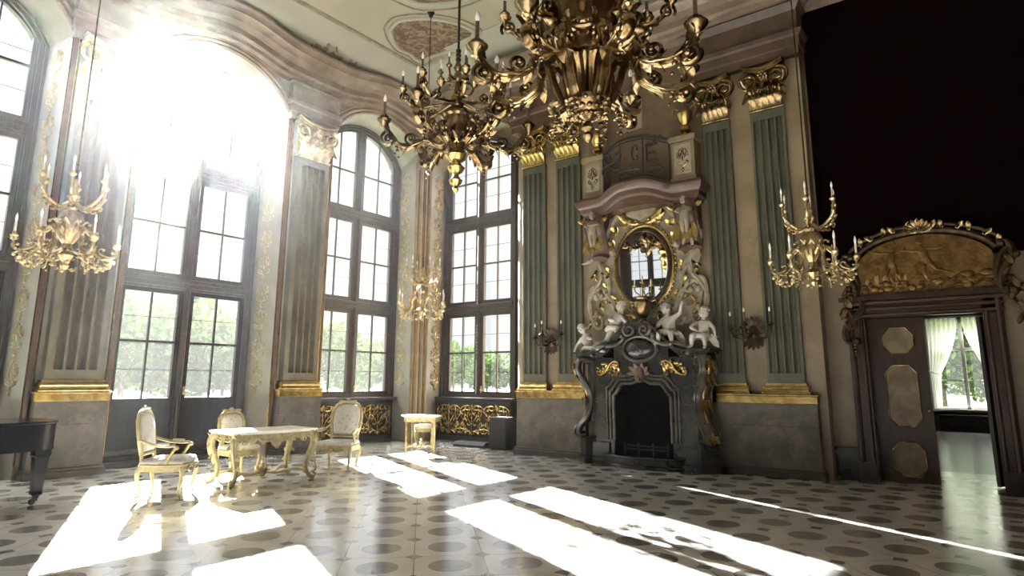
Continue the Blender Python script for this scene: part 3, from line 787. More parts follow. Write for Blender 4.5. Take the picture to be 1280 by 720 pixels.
# ------------------------------------------------------------------ fireplace
XC = -5.05
F = thing('fireplace', 'black and gilt marble fireplace with a serpentine mantel and dark hearth', 'fireplace', (XC, YF, 0))
def sm(t): t = max(0, min(1, t)); return t*t*(3-2*t)
def shelf(x): return 1.93+.50*sm((.86-abs(x))/.72)
def openz(x):
    a = abs(x)
    return 1.24+.22*sm((.56-a)/.2)+.08*sm((.2-a)/.2)
k = MB()
xs = [-1.0+2*i/48 for i in range(49)]
k.band([x for x in xs if abs(x) <= .565], openz, shelf, -.5, .02)
for s in (-1,1):
    k.box(min(s*.56,s*1.0), max(s*.56,s*1.0), -.5, .02, 0, 1.93)
k.build('surround', M['blackmarble'], F, smooth=35, bevel=.006)
k = MB()
for e, dz, th, yo in ((1.24,.0,.035,-.56),(1.28,.035,.05,-.6),(1.34,.085,.03,-.66)):
    xs = [-e+2*e*i/48 for i in range(49)]
    k.band(xs, lambda x: shelf(x)+dz, lambda x: shelf(x)+dz+th, yo, .02)
k.build('mantel_shelf', M['greydark'], F, smooth=35)
k = MB()
for off, r in ((.0,.035),(.075,.028),(.14,.022)):
    pts = [(-.56-off,-.51,.45)]
    for i in range(25):
        x = -.56+1.12*i/24; pts.append((x*(1+off/.56), -.51, openz(x)+off))
    pts.append((.56+off,-.51,.45)); k.tube(pts, r, n=8)
k.build('opening_moulding', M['greymarble'], F)
for s in (-1,1):
    k = MB()
    k.box(min(s*.62,s*1.08), max(s*.62,s*1.08), -.58, .02, 0, .12); k.box(min(s*.65,s*1.04), max(s*.65,s*1.04), -.55, .02, .12, .4)
    Mx = T(s*1.1,-.42,0) @ RZ(s*.75)
    k.box(-.19,.19,-.19,.3,0,.13,Mx); k.box(-.165,.165,-.165,.3,.13,.46,Mx); k.box(-.19,.19,-.19,.3,.46,.5,Mx)
    k.build('base_block', M['blackmarble'], F, smooth=0, bevel=.012)
for s in (-1,1):
    Mx = T(s*1.0,-.36,0) @ RZ(s*.85)
    path = spline([(0,-.10,1.88),(0,-.3,1.9),(0,-.36,1.72),(0,-.25,1.5),(0,-.13,1.3),(0,-.12,1.05),(0,-.2,.82),(0,-.34,.66),(0,-.36,.54),(0,-.24,.52)], 5)
    k = MB(); k.tube(path, .15, .075, n=10, side=(1,0,0), M=Mx)
    for e in (-1,1): k.tube([(e*.15,p.y-.02,p.z) for p in path], .028, n=6, M=Mx)
    k.box(-.12,.12,-.14,.3,.5,1.9,Mx)
    c = k.build('console', M['greymarble'], F, smooth=45)
    g = MB()
    for (y, z, L, a) in ((-.4,1.84,.3,-2.9),(-.36,1.62,.34,-2.7),(-.22,1.2,.4,-3.1),(-.24,.82,.34,-2.5),(-.4,.62,.22,-3.3)):
        for e in (-.6,0,.6):
            g.leaf((e*.09,y-.05,z), (e*.35,sin(a)*.2+.05,cos(a)), (0,-1,0), L*.62, .036, .7, .0)
    g.tube([(0,q.y-.075,q.z) for q in path[2:-2]], .03, .014, n=8, side=(1,0,0))
    g.v = [tuple(Mx @ Vector(p)) for p in g.v]
    g.build('gilt_ornament', M['gold'], c)
k = MB(); k.sphere((0,-.5,2.08), (.3,.13,.2), 24, 12); k.build('cartouche', M['blackmarble'], F)
k = MB(); k.tube([(.33*cos(a*PI/16),-.53,2.08+.225*sin(a*PI/16)) for a in range(32)], .036, .036, closed=True, n=8)
fr = ((0,-.6,0),(1,0,0),(0,0,1))
for s in (-1,1):
    scroll(k, 'S', (s*.3,2.32), (s*.95,1.98), fr, .045, 3.0, -s, 34, wide=.5)
    pts = []
    for i in range(30):
        a = i/29; th = PI/2-s*a*3.2*PI; r = .12*(1-a)**.8+.01
        pts.append((s*.15+r*cos(th), -.62-.03*a, 2.42+r*sin(th)))
    k.tube(pts, [.036*(1-.4*i/29) for i in range(30)], n=8)
k.build('scroll_crest', M['greymarble'], F)
k = MB(); k.sphere((0,-.56,1.62), (.1,.09,.15), 12, 8); k.sphere((0,-.62,1.55), (.05,.06,.06), 8, 6)
for s in (-1,1):
    for a in (.2,.9,1.6): k.leaf((s*.04,-.56,1.64), (s*sin(a),0,cos(a)), (0,-1,0), .2, .04, .7, .1)
k.build('keystone_mask', M['red'], F)
for s in (-1,1):
    k = MB()
    scroll(k, 'S', (s*.42,1.80), (s*.88,1.68), fr, .018, 3.4, s, 24, wide=.7)
    rnd = random.Random(8)
    for i in range(30): a = rnd.uniform(0,6.28); k.leaf((s*rnd.uniform(.44,.86),-.555,rnd.uniform(1.62,1.84)), (cos(a),0,sin(a)), (0,-1,0), .10, .024, 1.0, .15)
    k.v = [(x, y+.05, z) for x, y, z in k.v]
    k.build('gilt_panel_scrolls', M['gold'], F)
k = MB(); k.box(-.58,.58,-.06,.0,0,1.55); k.box(-.6,-.55,-.48,0,0,1.3); k.box(.55,.6,-.48,0,0,1.3); k.box(-.58,.58,-.48,0,-.0,.05); k.band([-.58+.116*i for i in range(11)], lambda x: openz(x)-.02, lambda x: openz(x)+.05, -.45, 0)
k.build('firebox', M['soot'], F, smooth=0)
k = MB()
pl = [(-.8,-.45)]+[(.8*sin(-PI/2+PI*i/20), -.45-.36*cos(-PI/2+PI*i/20)) for i in range(21)]+[(.8,-.45)]
k.prism([(x*1.04,y*1.04+.02) for x, y in pl], 0, .06, ax='xy'); k.prism(pl, .06, .17, ax='xy'); k.prism([(x*1.03,y*1.03+.01) for x, y in pl], .17, .21, ax='xy')
k.build('hearth', M['blackmarble'], F, smooth=30, bevel=.01)
k = MB()
for z in (.3,.36): k.tube([(-.42,-.4,z),(.42,-.4,z)], .012, n=6)
for x in (-.42,-.14,.14,.42): k.tube([(x,-.4,.2),(x,-.4,.38)], .012, n=6); k.sphere((x,-.4,.39), .022, 7, 5)
k.build('grate', M['iron'], F)

def statue(label, loc, rz, pose, sc, name='cherub_statue', m='statue', drape=True):
    k = MB(); figure(k, Matrix.Scale(sc, 4), pose)
    if drape:
        k.tube([tuple(Vector(p)*sc) for p in ((-.16,-.06,-.05),(-.05,-.15,.0),(.08,-.16,-.01),(.2,-.06,-.04))], [.05*sc,.06*sc,.06*sc,.03*sc], n=8)
        k.leaf((.16*sc,-.05*sc,0), (.6,.1,-.8), (0,-1,0), .3*sc, .07*sc, .3, .1)
    o = k.build(name, M[m], None, smooth=60); o.location = loc; o.rotation_euler = (0,0,rz)
    return put(o, label, 'statue', 'cherubs on the mantel' if name == 'cherub_statue' else None)
statue('white marble cherub reclining on the far left end of the mantel', (XC-1.1,YF-.38,2.13), 0, P_RECLINE, .9)
statue('white marble cherub kneeling left of the vase, leaning towards it', (XC-.58,YF-.36,2.50), 0, P_KNEEL, .9)
statue('white marble cherub sitting right of the vase with one arm raised', (XC+.52,YF-.36,2.36), 0, P_SIT_RAISE, .92)
statue('white marble cherub sitting on the far right end of the mantel', (XC+1.12,YF-.36,2.28), 0, P_SIT_TURN, .88)
# vase with candle branches
V_ = thing('mantel_vase', 'gilt bronze vase with candle branches in front of the oval mirror', 'vase', (XC+.02,YF-.36,2.545))
k = MB(); k.lathe([(.0,0),(.13,0),(.13,.03),(.07,.06),(.05,.1),(.09,.14),(.17,.3),(.18,.4),(.14,.45),(.15,.48),(.17,.5),(.12,.5),(.0,.48)], 18); k.build('body', M['golddark'], V_)
for s in (-1,1):
    k = MB(); k.tube(spline([(s*.16,0,.4),(s*.26,0,.42),(s*.28,0,.3),(s*.18,0,.22)], 5), .018, n=6); k.build('handle', M['golddark'], V_)
for x, z in ((-.16,.68),(.0,.74),(.17,.66)):
    k = MB(); k.tube(bez((0,0,.45),(x*.3,0,.6),(x,0,z-.15),(x,0,z)), .014, n=6); k.lathe([(.0,0),(.045,.02),(.05,.045),(.0,.045)], 10, T(x,0,z)); b = k.build('branch', M['gold'], V_)
    k = MB(); k.lathe([(.016,0),(.016,.1),(.0,.13)], 8, T(x,0,z+.045)); k.build('candle', M['candle'], b)

# ------------------------------------------------------------------ mirror and carved overmantel
MI = thing('oval_mirror', 'oval mirror in a carved gilt frame above the fireplace', 'mirror', (-5.1, YF-.02, 3.67))
def ell(a, b, y, n=40): return [(a*cos(2*PI*i/n), y, b*sin(2*PI*i/n)) for i in range(n)]
k = MB(); e = ell(.53,.72,0); k.add(e, [tuple(range(len(e)))]); mg = k.build('mirror_glass', M['mirror'], MI, smooth=0); mg.location = (0,-.10,0); mg.rotation_euler = (math.radians(MTX),0,math.radians(MTZ))
k = MB(); k.tube(ell(.535,.725,-.09), .055, .05, closed=True, n=10); k.build('inner_frame', M['bronze'], MI)
k = MB(); k.tube(ell(.6,.80,-.08), .04, .04, closed=True, n=8)
for i in range(60): a = 2*PI*i/60; k.sphere((.645*cos(a),-.09,.85*sin(a)), .022, 6, 4)
k.build('gilt_frame', M['gold'], MI)
k = MB()
poly = [(-.78,-1.12),(-1.0,-1.0),(-1.12,-.55),(-.98,-.1),(-1.1,.35),(-.92,.75),(-.74,1.05),(-.35,1.25),(.35,1.25),(.74,1.05),(.92,.75),(1.1,.35),(.98,-.1),(1.12,-.55),(1.0,-1.0),(.78,-1.12)]
k.prism(poly, -.05, .03); k.build('back_panel', M['stonecarv'], MI, smooth=0, bevel=.02)
fr = ((0,-.1,0),(1,0,0),(0,0,1)); k = MB(); g = MB()
for s in (-1,1):
    scroll(k, 'C', (s*.86,.30), (s*.34,1.16), fr, .06, 3.0, s, 34, wide=.6); scroll(k, 'S', (s*.80,.5), (s*.92,-.55), fr, .06, 3.2, s, 34, wide=.6)
    scroll(k, 'C', (s*.98,-.35), (s*.62,-1.1), fr, .065, 3.0, s, 30, wide=.7); scroll(k, 'S', (s*1.08,.2), (s*1.04,-.9), fr, .05, 3.4, -s, 30, wide=.6)
    scroll(k, 'C', (s*1.12,-.3), (s*1.02,-1.15), fr, .045, 3.4, -s, 26, wide=.6)
    for i in range(9):
        a = .45+i*.29; x, z = s*(.72+.1*(i % 2))*sin(a), -.02+(.95+.06*(i % 2))*cos(a)
        g.leaf((x,-.1,z), (s*sin(a),0,cos(a)), (0,-1,0), .2, .05, 1.0, .2)
        g.leaf((x,-.12,z), (s*sin(a+1.1),0,cos(a+1.1)), (0,-1,0), .16, .04, .9, .2); g.leaf((x,-.12,z), (s*sin(a-1.1),0,cos(a-1.1)), (0,-1,0), .14, .035, .9, .2)
    for i in range(10): g.sphere((s*(1.06+.03*sin(i*2)),-.12,.66-.09*i), .03+.008*(i % 3), 7, 5); g.leaf((s*1.06,-.12,.66-.09*i), (s*.6*(-1)**i,0,-.6), (0,-1,0), .13, .032, .8, .1)
    for i in range(9): g.leaf((s*(.84+.04*i),-.1,-.5-.07*i), (s*.7*(-1)**i,0,-.7), (0,-1,0), .17, .04, .8, .1)
    # carved cherub heads and torsos among the scrolls
k.build('carved_scrolls', M['stonecarv'], MI); g.build('gilt_foliage', M['gold'], MI)
k = MB(); k.prism([(-.3,1.02),(-.36,1.25),(-.28,1.42),(0,1.38),(.28,1.42),(.36,1.25),(.3,1.02),(0,.88)], -.2, -.04)
k.build('crest_shield', M['stonecarv'], MI, smooth=0, bevel=.03)
k = MB()
for s in (-1,1):
    pts = []
    for i in range(30):
        a = i/29; th = PI*.5-s*a*3.4*PI+PI*.2*s; r = .17*(1-a)**.8+.01
        pts.append((s*.48+r*cos(th), -.16-.04*a, 1.28+r*sin(th)))
    k.tube(pts, [.045*(1-.4*i/29) for i in range(30)], n=8)
    scroll(k, 'C', (s*.46,1.02), (s*.1,.86), fr, .035, 3, -s, 20, wide=.5)
    k.leaf((s*.2,-.15,.9), (s*.9,0,.5), (0,-1,0), .32, .07, .7, .1)
k.build('crest_volutes', M['gold'], MI)
for s in (-1,1):
    k = MB(); figure(k, T(s*1.0,-.1,.42) @ RZ(-s*.4) @ Matrix.Diagonal((.85,.6,.85,1)), P_KNEEL if s < 0 else P_SIT_TURN)
    k.leaf((s*1.0,-.14,.3), (s*.3,0,-1), (0,-1,0), .4, .1, .4, .1)
    o = k.build('cherub_relief', M['stonecarv'], MI, smooth=60); o['label'] = 'cream stone cherub carved beside the mirror'

# ------------------------------------------------------------------ balcony over the mirror
BA = thing('balcony', 'small red marble balcony with black iron railing above the oval mirror', 'balcony', (-5.08, YF, 0))
pts = [(-1.17,.03),(-1.17,-.36),(-.72,-.36)]+[(-.72+1.44*i/12, -.36-.2*sin(PI*i/12)) for i in range(1,12)]+[(.72,-.36),(1.17,-.36),(1.17,.03)]
pth = [(x, y, .17*sm((.8-abs(x))/.6)) for x, y in pts]
k = MB(); k.sweep(pth, [(-.3,4.72),(-.04,4.72),(.0,4.78),(.06,4.82),(.07,4.9),(.13,4.95),(.15,5.05),(.12,5.1),(-.3,5.1)])
k.prism(pts, 4.76, 5.02, ax='xy')
k.build('slab', M['red'], BA, smooth=40)
for s in (-1,1):
    k = MB(); x = s*.95
    k.box(x-.25, x+.25, -.4, .02, 5.1, 5.2); k.box(x-.22, x+.22, -.37, .02, 5.2, 5.9); k.box(x-.26, x+.26, -.42, .02, 5.9, 6.0)
    po = k.build('post', M['plaster'], BA, smooth=0, bevel=.012)
    k = MB(); k.box(x-.16, x+.16, -.385, -.36, 5.27, 5.84)
    pn = k.build('inset_panel', M['stonecarv'], po, smooth=0, bevel=.008)
    k = MB(); arabesque(k, ((x,-.39,5.29),(1,0,0),(0,0,1)), .26, .54, .012, .54); k.build('panel_ornament', M['golddark'], po)
    path = spline([(x,-.3,4.74),(x,-.36,4.55),(x,-.28,4.35),(x,-.16,4.15),(x,-.13,3.98),(x,-.2,3.88)], 5)
    k = MB(); k.tube(path, .2, .1, n=10, side=(1,0,0)); k.box(x-.17, x+.17, -.14, .02, 3.92, 4.74)
    for e in (-1,1): k.tube([(x+e*.2,p.y-.03,p.z) for p in path], .03, n=6)
    br = k.build('bracket', M['red'], BA, smooth=45)
    k = MB(); figure(k, T(x,-.42,4.4) @ Matrix.Scale(.74,4), P_HERM)
    o = k.build('herm_figure', M['stonecarv'], br, smooth=60)
    k = MB()
    for a in (-1,-.3,.3,1): k.leaf((x+a*.12,-.4,4.3), (a*.3,0,-1), (0,-1,0), .32, .07, .4, .1)
    k.leaf((x-.15,-.38,4.62), (-1,0,.3), (0,-1,0), .2, .05, .8, .1); k.leaf((x+.15,-.38,4.62), (1,0,.3), (0,-1,0), .2, .05, .8, .1)
    k.build('gilt_leaves', M['gold'], br)
k = MB(); R_ = lambda x: -.38-.2*sin(PI*(x+.72)/1.44)
def rl(z, r): k.tube([(x, R_(x), z+.16*sm((.8-abs(x))/.6)) for x in [-.7+1.4*i/16 for i in range(17)]], r, n=6)
rl(5.17,.016); rl(5.97,.028); rl(5.9,.014)
for x in (-.7,-.24,.24,.7): k.tube([(x,R_(x),5.1+.1*(abs(x) < .5)),(x,R_(x),5.98+.16*sm((.8-abs(x))/.6))], .014, n=6)
for x0, kind, a, b, fl in ((-.46,'C',(-.14,.62),(.12,.3),1),(-.46,'S',(.14,.66),(-.14,.2),1),(-.05,'C',(.14,.66),(.14,.36),1),(-.1,'S',(-.12,.1),(.12,.3),1),(.46,'C',(.16,.12),(-.16,.14),1),(.0,'C',(.2,.16),(-.05,.12),1),(.46,'S',(-.16,.68),(.16,.72),-1)):
    scroll(k, kind, a, b, ((x0,R_(x0)-.01,5.28),(1,0,0),(0,0,1)), .02, 4, fl, 24)
x = .4; y = R_(x)-.01
for s in ((x-.1,5.58,x-.1,5.94),(x-.1,5.59,x+.12,5.57),(x-.1,5.76,x+.07,5.75),(x-.1,5.93,x+.12,5.91)): k.tube([(s[0],y,s[1]),(s[2],y,s[3])], .022, n=6)
k.build('iron_railing', M['iron'], BA)
vs_ = None
for s, lab in ((1,'gilt urn on the right post of the small balcony'),(-1,'gilt urn on the left post of the small balcony')):
    if vs_ is None:
        vs_ = thing('gilt_urn', lab, 'urn', (-5.08+s*.95, YF-.18, 6.0), 0, 'urns on the balcony posts')
        k = MB(); k.lathe([(0,0),(.11,0),(.11,.03),(.05,.07),(.05,.12),(.1,.17),(.1,.23),(.06,.27),(.12,.36),(.16,.48),(.13,.56),(.07,.6),(.06,.64),(.0,.7)], 16); k.build('body', M['gold'], vs_)
        for e in (-1,1):
            k = MB(); k.tube(spline([(e*.1,0,.58),(e*.2,0,.64),(e*.23,0,.52),(e*.14,0,.42)], 5), .018, n=6); k.build('handle', M['gold'], vs_)
    else: again(vs_, (-5.08+s*.95, YF-.18, 6.0), 0, lab)
# brown arched field behind the balcony, with its small pale opening
k = MB(); k.box(-6.3,-3.86,YF-.03,YF+.02,5.1,8.02)
k.tube([(-5.08-.85,YF-.05,5.3)]+[(-5.08-.85*cos(PI*i/20),YF-.05,6.75+.62*sin(PI*i/20)) for i in range(21)]+[(-5.08+.85,YF-.05,5.3)], .05, n=8)
shell(k.build('trim_17', M['ochre'], smooth=35), 'brown arched wall field behind the balcony')
k = MB(); framed(k, rect(-5.5,-5.06,6.5,7.16), rect(-5.44,-5.12,6.56,7.1), YF-.06, YF-.02); k.box(-5.46,-5.1,YF-.045,YF-.025,6.52,7.14)
shell(k.build('trim_18', M['plaster_pale'], smooth=0), 'small pale panel in the arched field behind the balcony')

# ------------------------------------------------------------------ sconces
SX = None
for x, lab in ((-7.25,'dark bronze candle sconce between the pilasters left of the fireplace'),(-3.15,'dark bronze candle sconce between the pilasters right of the fireplace')):
    if SX: again(SX, (x,YF,2.32), 0, lab); continue
    SX = thing('wall_sconce', lab, 'sconce', (x,YF,2.32), 0, 'bronze sconces beside the fireplace')
    k = MB(); k.sphere((0,-.06,0), (.09,.06,.14), 12, 8)
    for i in range(7): a = PI*.5+(i-3)*.45; k.leaf((0,-.07,.05), (cos(a),0,sin(a)), (0,-1,0), .24, .045, .8, .1)
    for i in range(5): a = -PI*.5+(i-2)*.35; k.leaf((0,-.07,-.05), (cos(a),0,sin(a)), (0,-1,0), .26, .05, .5, .1)
    k.build('back_plate', M['bronze'], SX)
    for q, (dx, dy, h) in enumerate(((-.34,-.18,.16),(-.05,-.36,.2),(.32,-.2,.2))):
        k = MB(); k.tube(spline([(0,-.08,0),(dx*.4,-.08+dy*.5,-.1),(dx*.8,dy,-.09),(dx,dy-.02,0),(dx,dy-.02,h-.1)], 6), .016, n=7)
        scroll(k, 'C', (.1,-.02), (.26,.02), ((0,-.1,0),(dx/.35,dy/.35,0),(0,0,1)), .013, 3.6, 1, 18)
        k.lathe([(0,0),(.03,.01),(.06,.035),(.055,.05),(.025,.06),(.025,.09),(0,.09)], 12, T(dx,dy-.02,h-.12))
        ar = k.build('arm', M['bronze'], SX)
        k = MB(); k.lathe([(.017,0),(.017,.16),(0,.165)], 8, T(dx,dy-.02,h-.03)); k.build('candle', M['candle_dark'], ar)
        k = MB(); k.lathe([(.012,0),(.02,.03),(.014,.06),(0,.085)], 8, T(dx,dy-.02,h+.13)); k.build('bulb', M['bulb'], ar)

# ------------------------------------------------------------------ door, overdoor, next room
D = thing('door_1', 'double doorway with one closed leaf, the other open to the next room', None, (-.76,YD,0)); D['kind'] = 'structure'
k = MB()
for s in (-1,1):
    a, b = (.75, 1.0) if s > 0 else (-1.0, -.75)
    k.box(a, b, -.1, .42, 0, 2.76); k.box(a+s*.02 if s > 0 else a-.02, b+.02 if s > 0 else b-.02, -.14, .0, 0, .3)
    k.tube([(s*.80,-.1,.3),(s*.80,-.1,2.55)], .03, n=8); k.tube([(s*.95,-.1,.3),(s*.95,-.1,2.7)], .045, n=8)
k.box(-1.0,1.0,-.1,.42,2.5,2.76)
for z, r in ((2.54,.03),(2.64,.03),(2.74,.05)): k.tube([(-1.02,-.1,z),(1.02,-.1,z)], r, n=8)
k.box(-1.08,1.08,-.22,.0,2.76,2.83)
k.build('casing', M['wood_red'], D, smooth=35)
def leafdoor(Mx):
    k = MB(); k.box(0, .76, .1, .15, .015, 2.49, Mx)
    L_ = k.build('leaf', M['wood_red'], D, smooth=0)
    for zc, hh, w in ((2.14,.2,.21),(1.3,.46,.21),(.36,.25,.21)):
        oc = [(-w,-hh+.12),(-w,hh-.12),(-w+.1,hh),(w-.1,hh),(w,hh-.12),(w,-hh+.12),(w-.1,-hh),(-w+.1,-hh)]
        oc = [(x+.4, z+zc) for x, z in oc]
        k = MB(); k.prism(oc, .085, .1, Mx); k.build('octagonal_panel', M['wood_burl'], L_, smooth=0)
        k = MB(); k.tube([Mx @ Vector((x,.09,z)) for x, z in oc], .014, closed=True, n=6); k.build('panel_beading', M['golddark'], L_)
    k = MB(); k.sphere(Mx @ Vector((.71,.05,1.08)), .03, 8, 6); k.tube([Mx @ Vector((.71,.1,1.08)), Mx @ Vector((.71,.05,1.08))], .012, n=6); k.build('door_knob', M['gold'], L_)
leafdoor(T(-.75,.02,0))
leafdoor(T(.80,.42,0) @ RZ(math.radians(68)))

OV = thing('overdoor_relief', 'gilded arched relief of two running figures above the doorway', 'relief', (-.66,YD,0))
k = MB(); top = lambda x: 3.22+.5*math.sqrt(max(0,1-(x/.9)**2))
xs = [-.86+1.72*i/30 for i in range(31)]
k.band(xs, lambda x: 2.86, top, -.16, .02); k.build('relief_ground', M['relief'], OV, smooth=35)
for x, z, po, lab in ((-.4,3.28,P_RUN_A,'gilded figure with raised arm on the left of the relief'),(.06,3.3,P_RUN_B,'gilded striding figure on the right of the relief')):
    k = MB(); figure(k, T(x,-.17,z) @ Matrix.Diagonal((.6,.3,.6,1)), po, False)
    o = k.build('relief_figure', M['relief'], OV, smooth=60); o['label'] = lab
k = MB()
rnd = random.Random(5)
for i in range(34): k.sphere((rnd.uniform(-.8,.8),-.16,2.9+rnd.uniform(0,.12)), (rnd.uniform(.03,.09),.04,rnd.uniform(.02,.06)), 7, 5)
for i in range(12): k.leaf((-.8+.05*i,-.16,2.95), (rnd.uniform(-.5,.5),0,1), (0,-1,0), rnd.uniform(.1,.25), .03, .6, .1)
for i in range(5): k.sphere((.45+.08*i,-.16,3.02+.05*sin(i*2)), (.1,.03,.06), 8, 5)
k.build('relief_landscape', M['relief'], OV)
k = MB()
for off, r in ((.06,.055),(.15,.035)):
    k.tube([(x*(1+off), -.16, top(x)+off) for x in xs], r, n=8)
k.box(-.98,.98,-.2,.0,2.8,2.87)
fr = ((0,-.18,0),(1,0,0),(0,0,1))
for s in (-1,1):
    scroll(k, 'S', (s*.95,3.5), (s*1.04,2.75), fr, .06, 3.4, s, 34, wide=.6); scroll(k, 'C', (s*1.06,3.4), (s*.92,2.9), fr, .045, 3.2, s, 30, wide=.7)
    if s < 0:
        scroll(k, 'S', (s*1.0,2.85), (s*.98,2.1), fr, .055, 3.4, -s, 34); scroll(k, 'C', (s*1.1,2.65), (s*1.0,2.35), fr, .045, 3.6, s, 26)
    else:
        scroll(k, 'S', (s*1.15,2.85), (s*1.18,2.1), fr, .055, 3.4, -s, 34); scroll(k, 'C', (s*1.26,2.65), (s*1.16,2.35), fr, .045, 3.6, s, 26)
k.build('frame', M['bronze'], OV)
k = MB()
for i in range(13):
    x = -.85+1.7*i/12; a = PI/2-x*.9
    k.leaf((x*1.1,-.2,top(x)+.1), (cos(a+.5*(-1)**i),0,sin(a+.5*(-1)**i)), (0,-1,0), .14, .035, .9, .1); k.sphere((x*1.1,-.22,top(x)+.1), .024, 6, 5)
for i in range(9): a = PI*i/8; k.leaf((0,-.2,3.78), (cos(a),0,sin(a)*.8+.1), (0,-1,0), .2, .045, .8, .1)
for s in (-1,1):
    for i in range(6): k.leaf((s*(1.0+.02*i),-.22,3.3-.17*i+(0)), (s*.4*(-1)**i,0,-.9), (0,-1,0), .18, .04, .8, .1)
    for i in range(4): k.sphere((s*(1.0 if s < 0 else 1.18),-.2,2.08-.05*i), .035-.004*i, 7, 5)
k.build('gilt_leaves', M['golddark'], OV)

# next room
k = MB(); k.box(-4,3.5,YD+.4,24.9,-.1,-.002); shell(k.build('floor_beyond', M['parquet'], smooth=0), 'polished dark parquet of the room beyond the doorway')
k = MB()
k.box(-4.2,-4,13.4,25,0,4.8); k.box(3.5,3.7,YD+.4,25,0,4.8); k.box(-4,-1.55,24.6,24.9,0,4.8); k.box(.25,3.5,24.6,24.9,0,4.8); k.box(-1.55,.25,24.6,24.9,0,.66); k.box(-1.55,.25,24.6,24.9,3.5,4.8)
k.box(-2.1,-1.4,YD+.4,YD+.5,0,4.8)
shell(k.build('wall_beyond', M['nextwall'], smooth=0), 'dim wall of the room beyond the doorway')
k = MB(); k.box(-4.2,3.7,YD+.4,25,4.8,5); shell(k.build('ceiling_beyond', M['cove'], smooth=0))
W7 = thing('window_7', 'white casement window at the end of the room beyond', None, (-.65,24.7,0)); W7['kind'] = 'structure'
k = MB(); framed(k, rect(-.9,.9,.66,3.5), rect(-.82,.82,.74,3.42), -.06, .1); k.box(-.05,.05,-.06,.08,.66,3.5); k.box(-.85,.85,-.05,.06,2.5,2.6); k.box(-.85,.85,-.03,.03,1.55,1.6); k.box(-.95,.95,-.16,.0,.6,.67)
k.build('window_frame', M['white_paint'], W7, smooth=0)
k = MB(); k.add([(-.82,.02,.74),(.82,.02,.74),(.82,.02,3.42),(-.82,.02,3.42)], [(0,1,2,3)]); k.build('pane', M['glass'], W7, smooth=0)
for s, lab in ((-1,'white voile curtain drawn to the left in the room beyond'),(1,'white voile curtain drawn to the right in the room beyond')):
    vs, fs = [], []; nu, nv = 40, 24
    for j in range(nv+1):
        t = j/nv; z = 3.55-2.85*t
        tt = min(1, t/.62)
        xin = .05*(1-tt**1.7)+.62*tt**1.7 if t < .62 else .62+.06*(t-.62)/.38
        for i in range(nu+1):
            q = i/nu; x = xin+(.92-xin)*q
            vs.append((s*x, -.2+.035*sin(q*PI*13+t*1.5), z))
    for j in range(nv):
        for i in range(nu):
            a = j*(nu+1)+i; fs.append((a,a+1,a+nu+2,a+nu+1))
    k = MB(); k.add(vs, fs); c = thing('voile_curtain', lab, 'curtain', (-.65,24.7,0), 0, 'curtains of the room beyond')
    k.build('cloth', M['voile'], c, smooth=80)
    k = MB(); k.tube([(s*.6,-.25,1.72),(s*.78,-.26,1.8),(s*.94,-.18,1.86)], .03, n=6); k.build('tie_band', M['voile'], c)
    k = MB(); k.tube([(0,-.2,3.58),(s*1.0,-.2,3.58)], .018, n=6); k.build('rod', M['bronze'], c)
k = MB(); k.box(-.8,.8,-.28,-.05,.02,.5)
for i in range(15): k.box(-.76+i*.105,-.69+i*.105,-.3,-.28,.06,.46)
o = k.build('radiator', M['wood_dark'], None, smooth=0); o.location = (-.65,24.6,0); put(o, 'dark radiator casing under the window of the room beyond', 'radiator')

# ------------------------------------------------------------------ stucco groups standing on the cornice
SG = None
for y, lab in ((8.05,'grey stucco group with a cherub on the cornice above the second pier'),(3.87,'grey stucco group with a cherub on the cornice at the top left, in the glare')):
    if SG: again(SG, (XL+.2,y,8.76), PI/2, lab); continue
    SG = thing('stucco_group', lab, 'stucco', (XL+.2,y,8.76), PI/2, 'stucco groups on the cornice')
    k = MB(); rnd = random.Random(4)
    for i in range(26):
        x = rnd.uniform(-.75,.75); k.leaf((x,-.1-rnd.uniform(0,.15),rnd.uniform(0,.12)), (x*.8+rnd.uniform(-.4,.4),0,1), (0,-1,0), rnd.uniform(.18,.34), .06, .9, .1)
    for s in (-1,1): scroll(k, 'C', (s*.15,.12), (s*.75,.1), ((0,-.15,0),(1,0,0),(0,0,1)), .05, 3.4, s, 26)
    k.build('foliage', M['stonecarv'], SG)
    k = MB(); figure(k, T(0,-.16,.32) @ Matrix.Scale(.8,4), P_SIT_RAISE); k.build('cherub', M['stonecarv'], SG, smooth=60)
# ------------------------------------------------------------------ chandeliers
def candle(parent, p, h, r, sleeve='candle'):
    k = MB(); k.lathe([(0,-.02),(r*1.3,-.015),(r*3.2,.01),(r*3.4,.025),(r*1.8,.03),(r*1.5,.06),(0,.06)], 10, T(*p)); k.build('drip_pan', parent.data.materials[0], parent)
    k = MB(); k.lathe([(r,.05),(r,.05+h),(0,.052+h)], 8, T(*p)); k.build('candle', M[sleeve], parent)
    b = h*.9 if h < .14 else h*.6
    k = MB(); z = .05+h; k.lathe([(r*.7,z),(r*1.25,z+b*.3),(r*1.1,z+b*.55),(r*.5,z+b*.85),(0,z+b)], 9, T(*p)); k.build('bulb', M['bulb'], parent)
def ring(parent, n, make, a0=0.0):
    """n arms round the stem: the first is built, the rest are copies of it and its parts"""
    first = make()
    for i in range(n):
        o = first if i == 0 else copy_tree(first, parent)
        o.rotation_euler = (0,0,a0+2*PI*i/n)
def rod(t, z0, z1, r, m):
    k = MB(); k.tube([(0,0,z0),(0,0,z1)], r, n=8)
    for i in range(3): k.sphere((0,0,z0+.05+.07*i), r*2.2, 8, 6)
    k.build('hanging_rod', m, t)
    k = MB(); k.lathe([(0,z1-.1),(.03,z1-.1),(.06,z1-.03),(.08,z1),(0,z1)], 14); k.build('ceiling_rose', m, t)

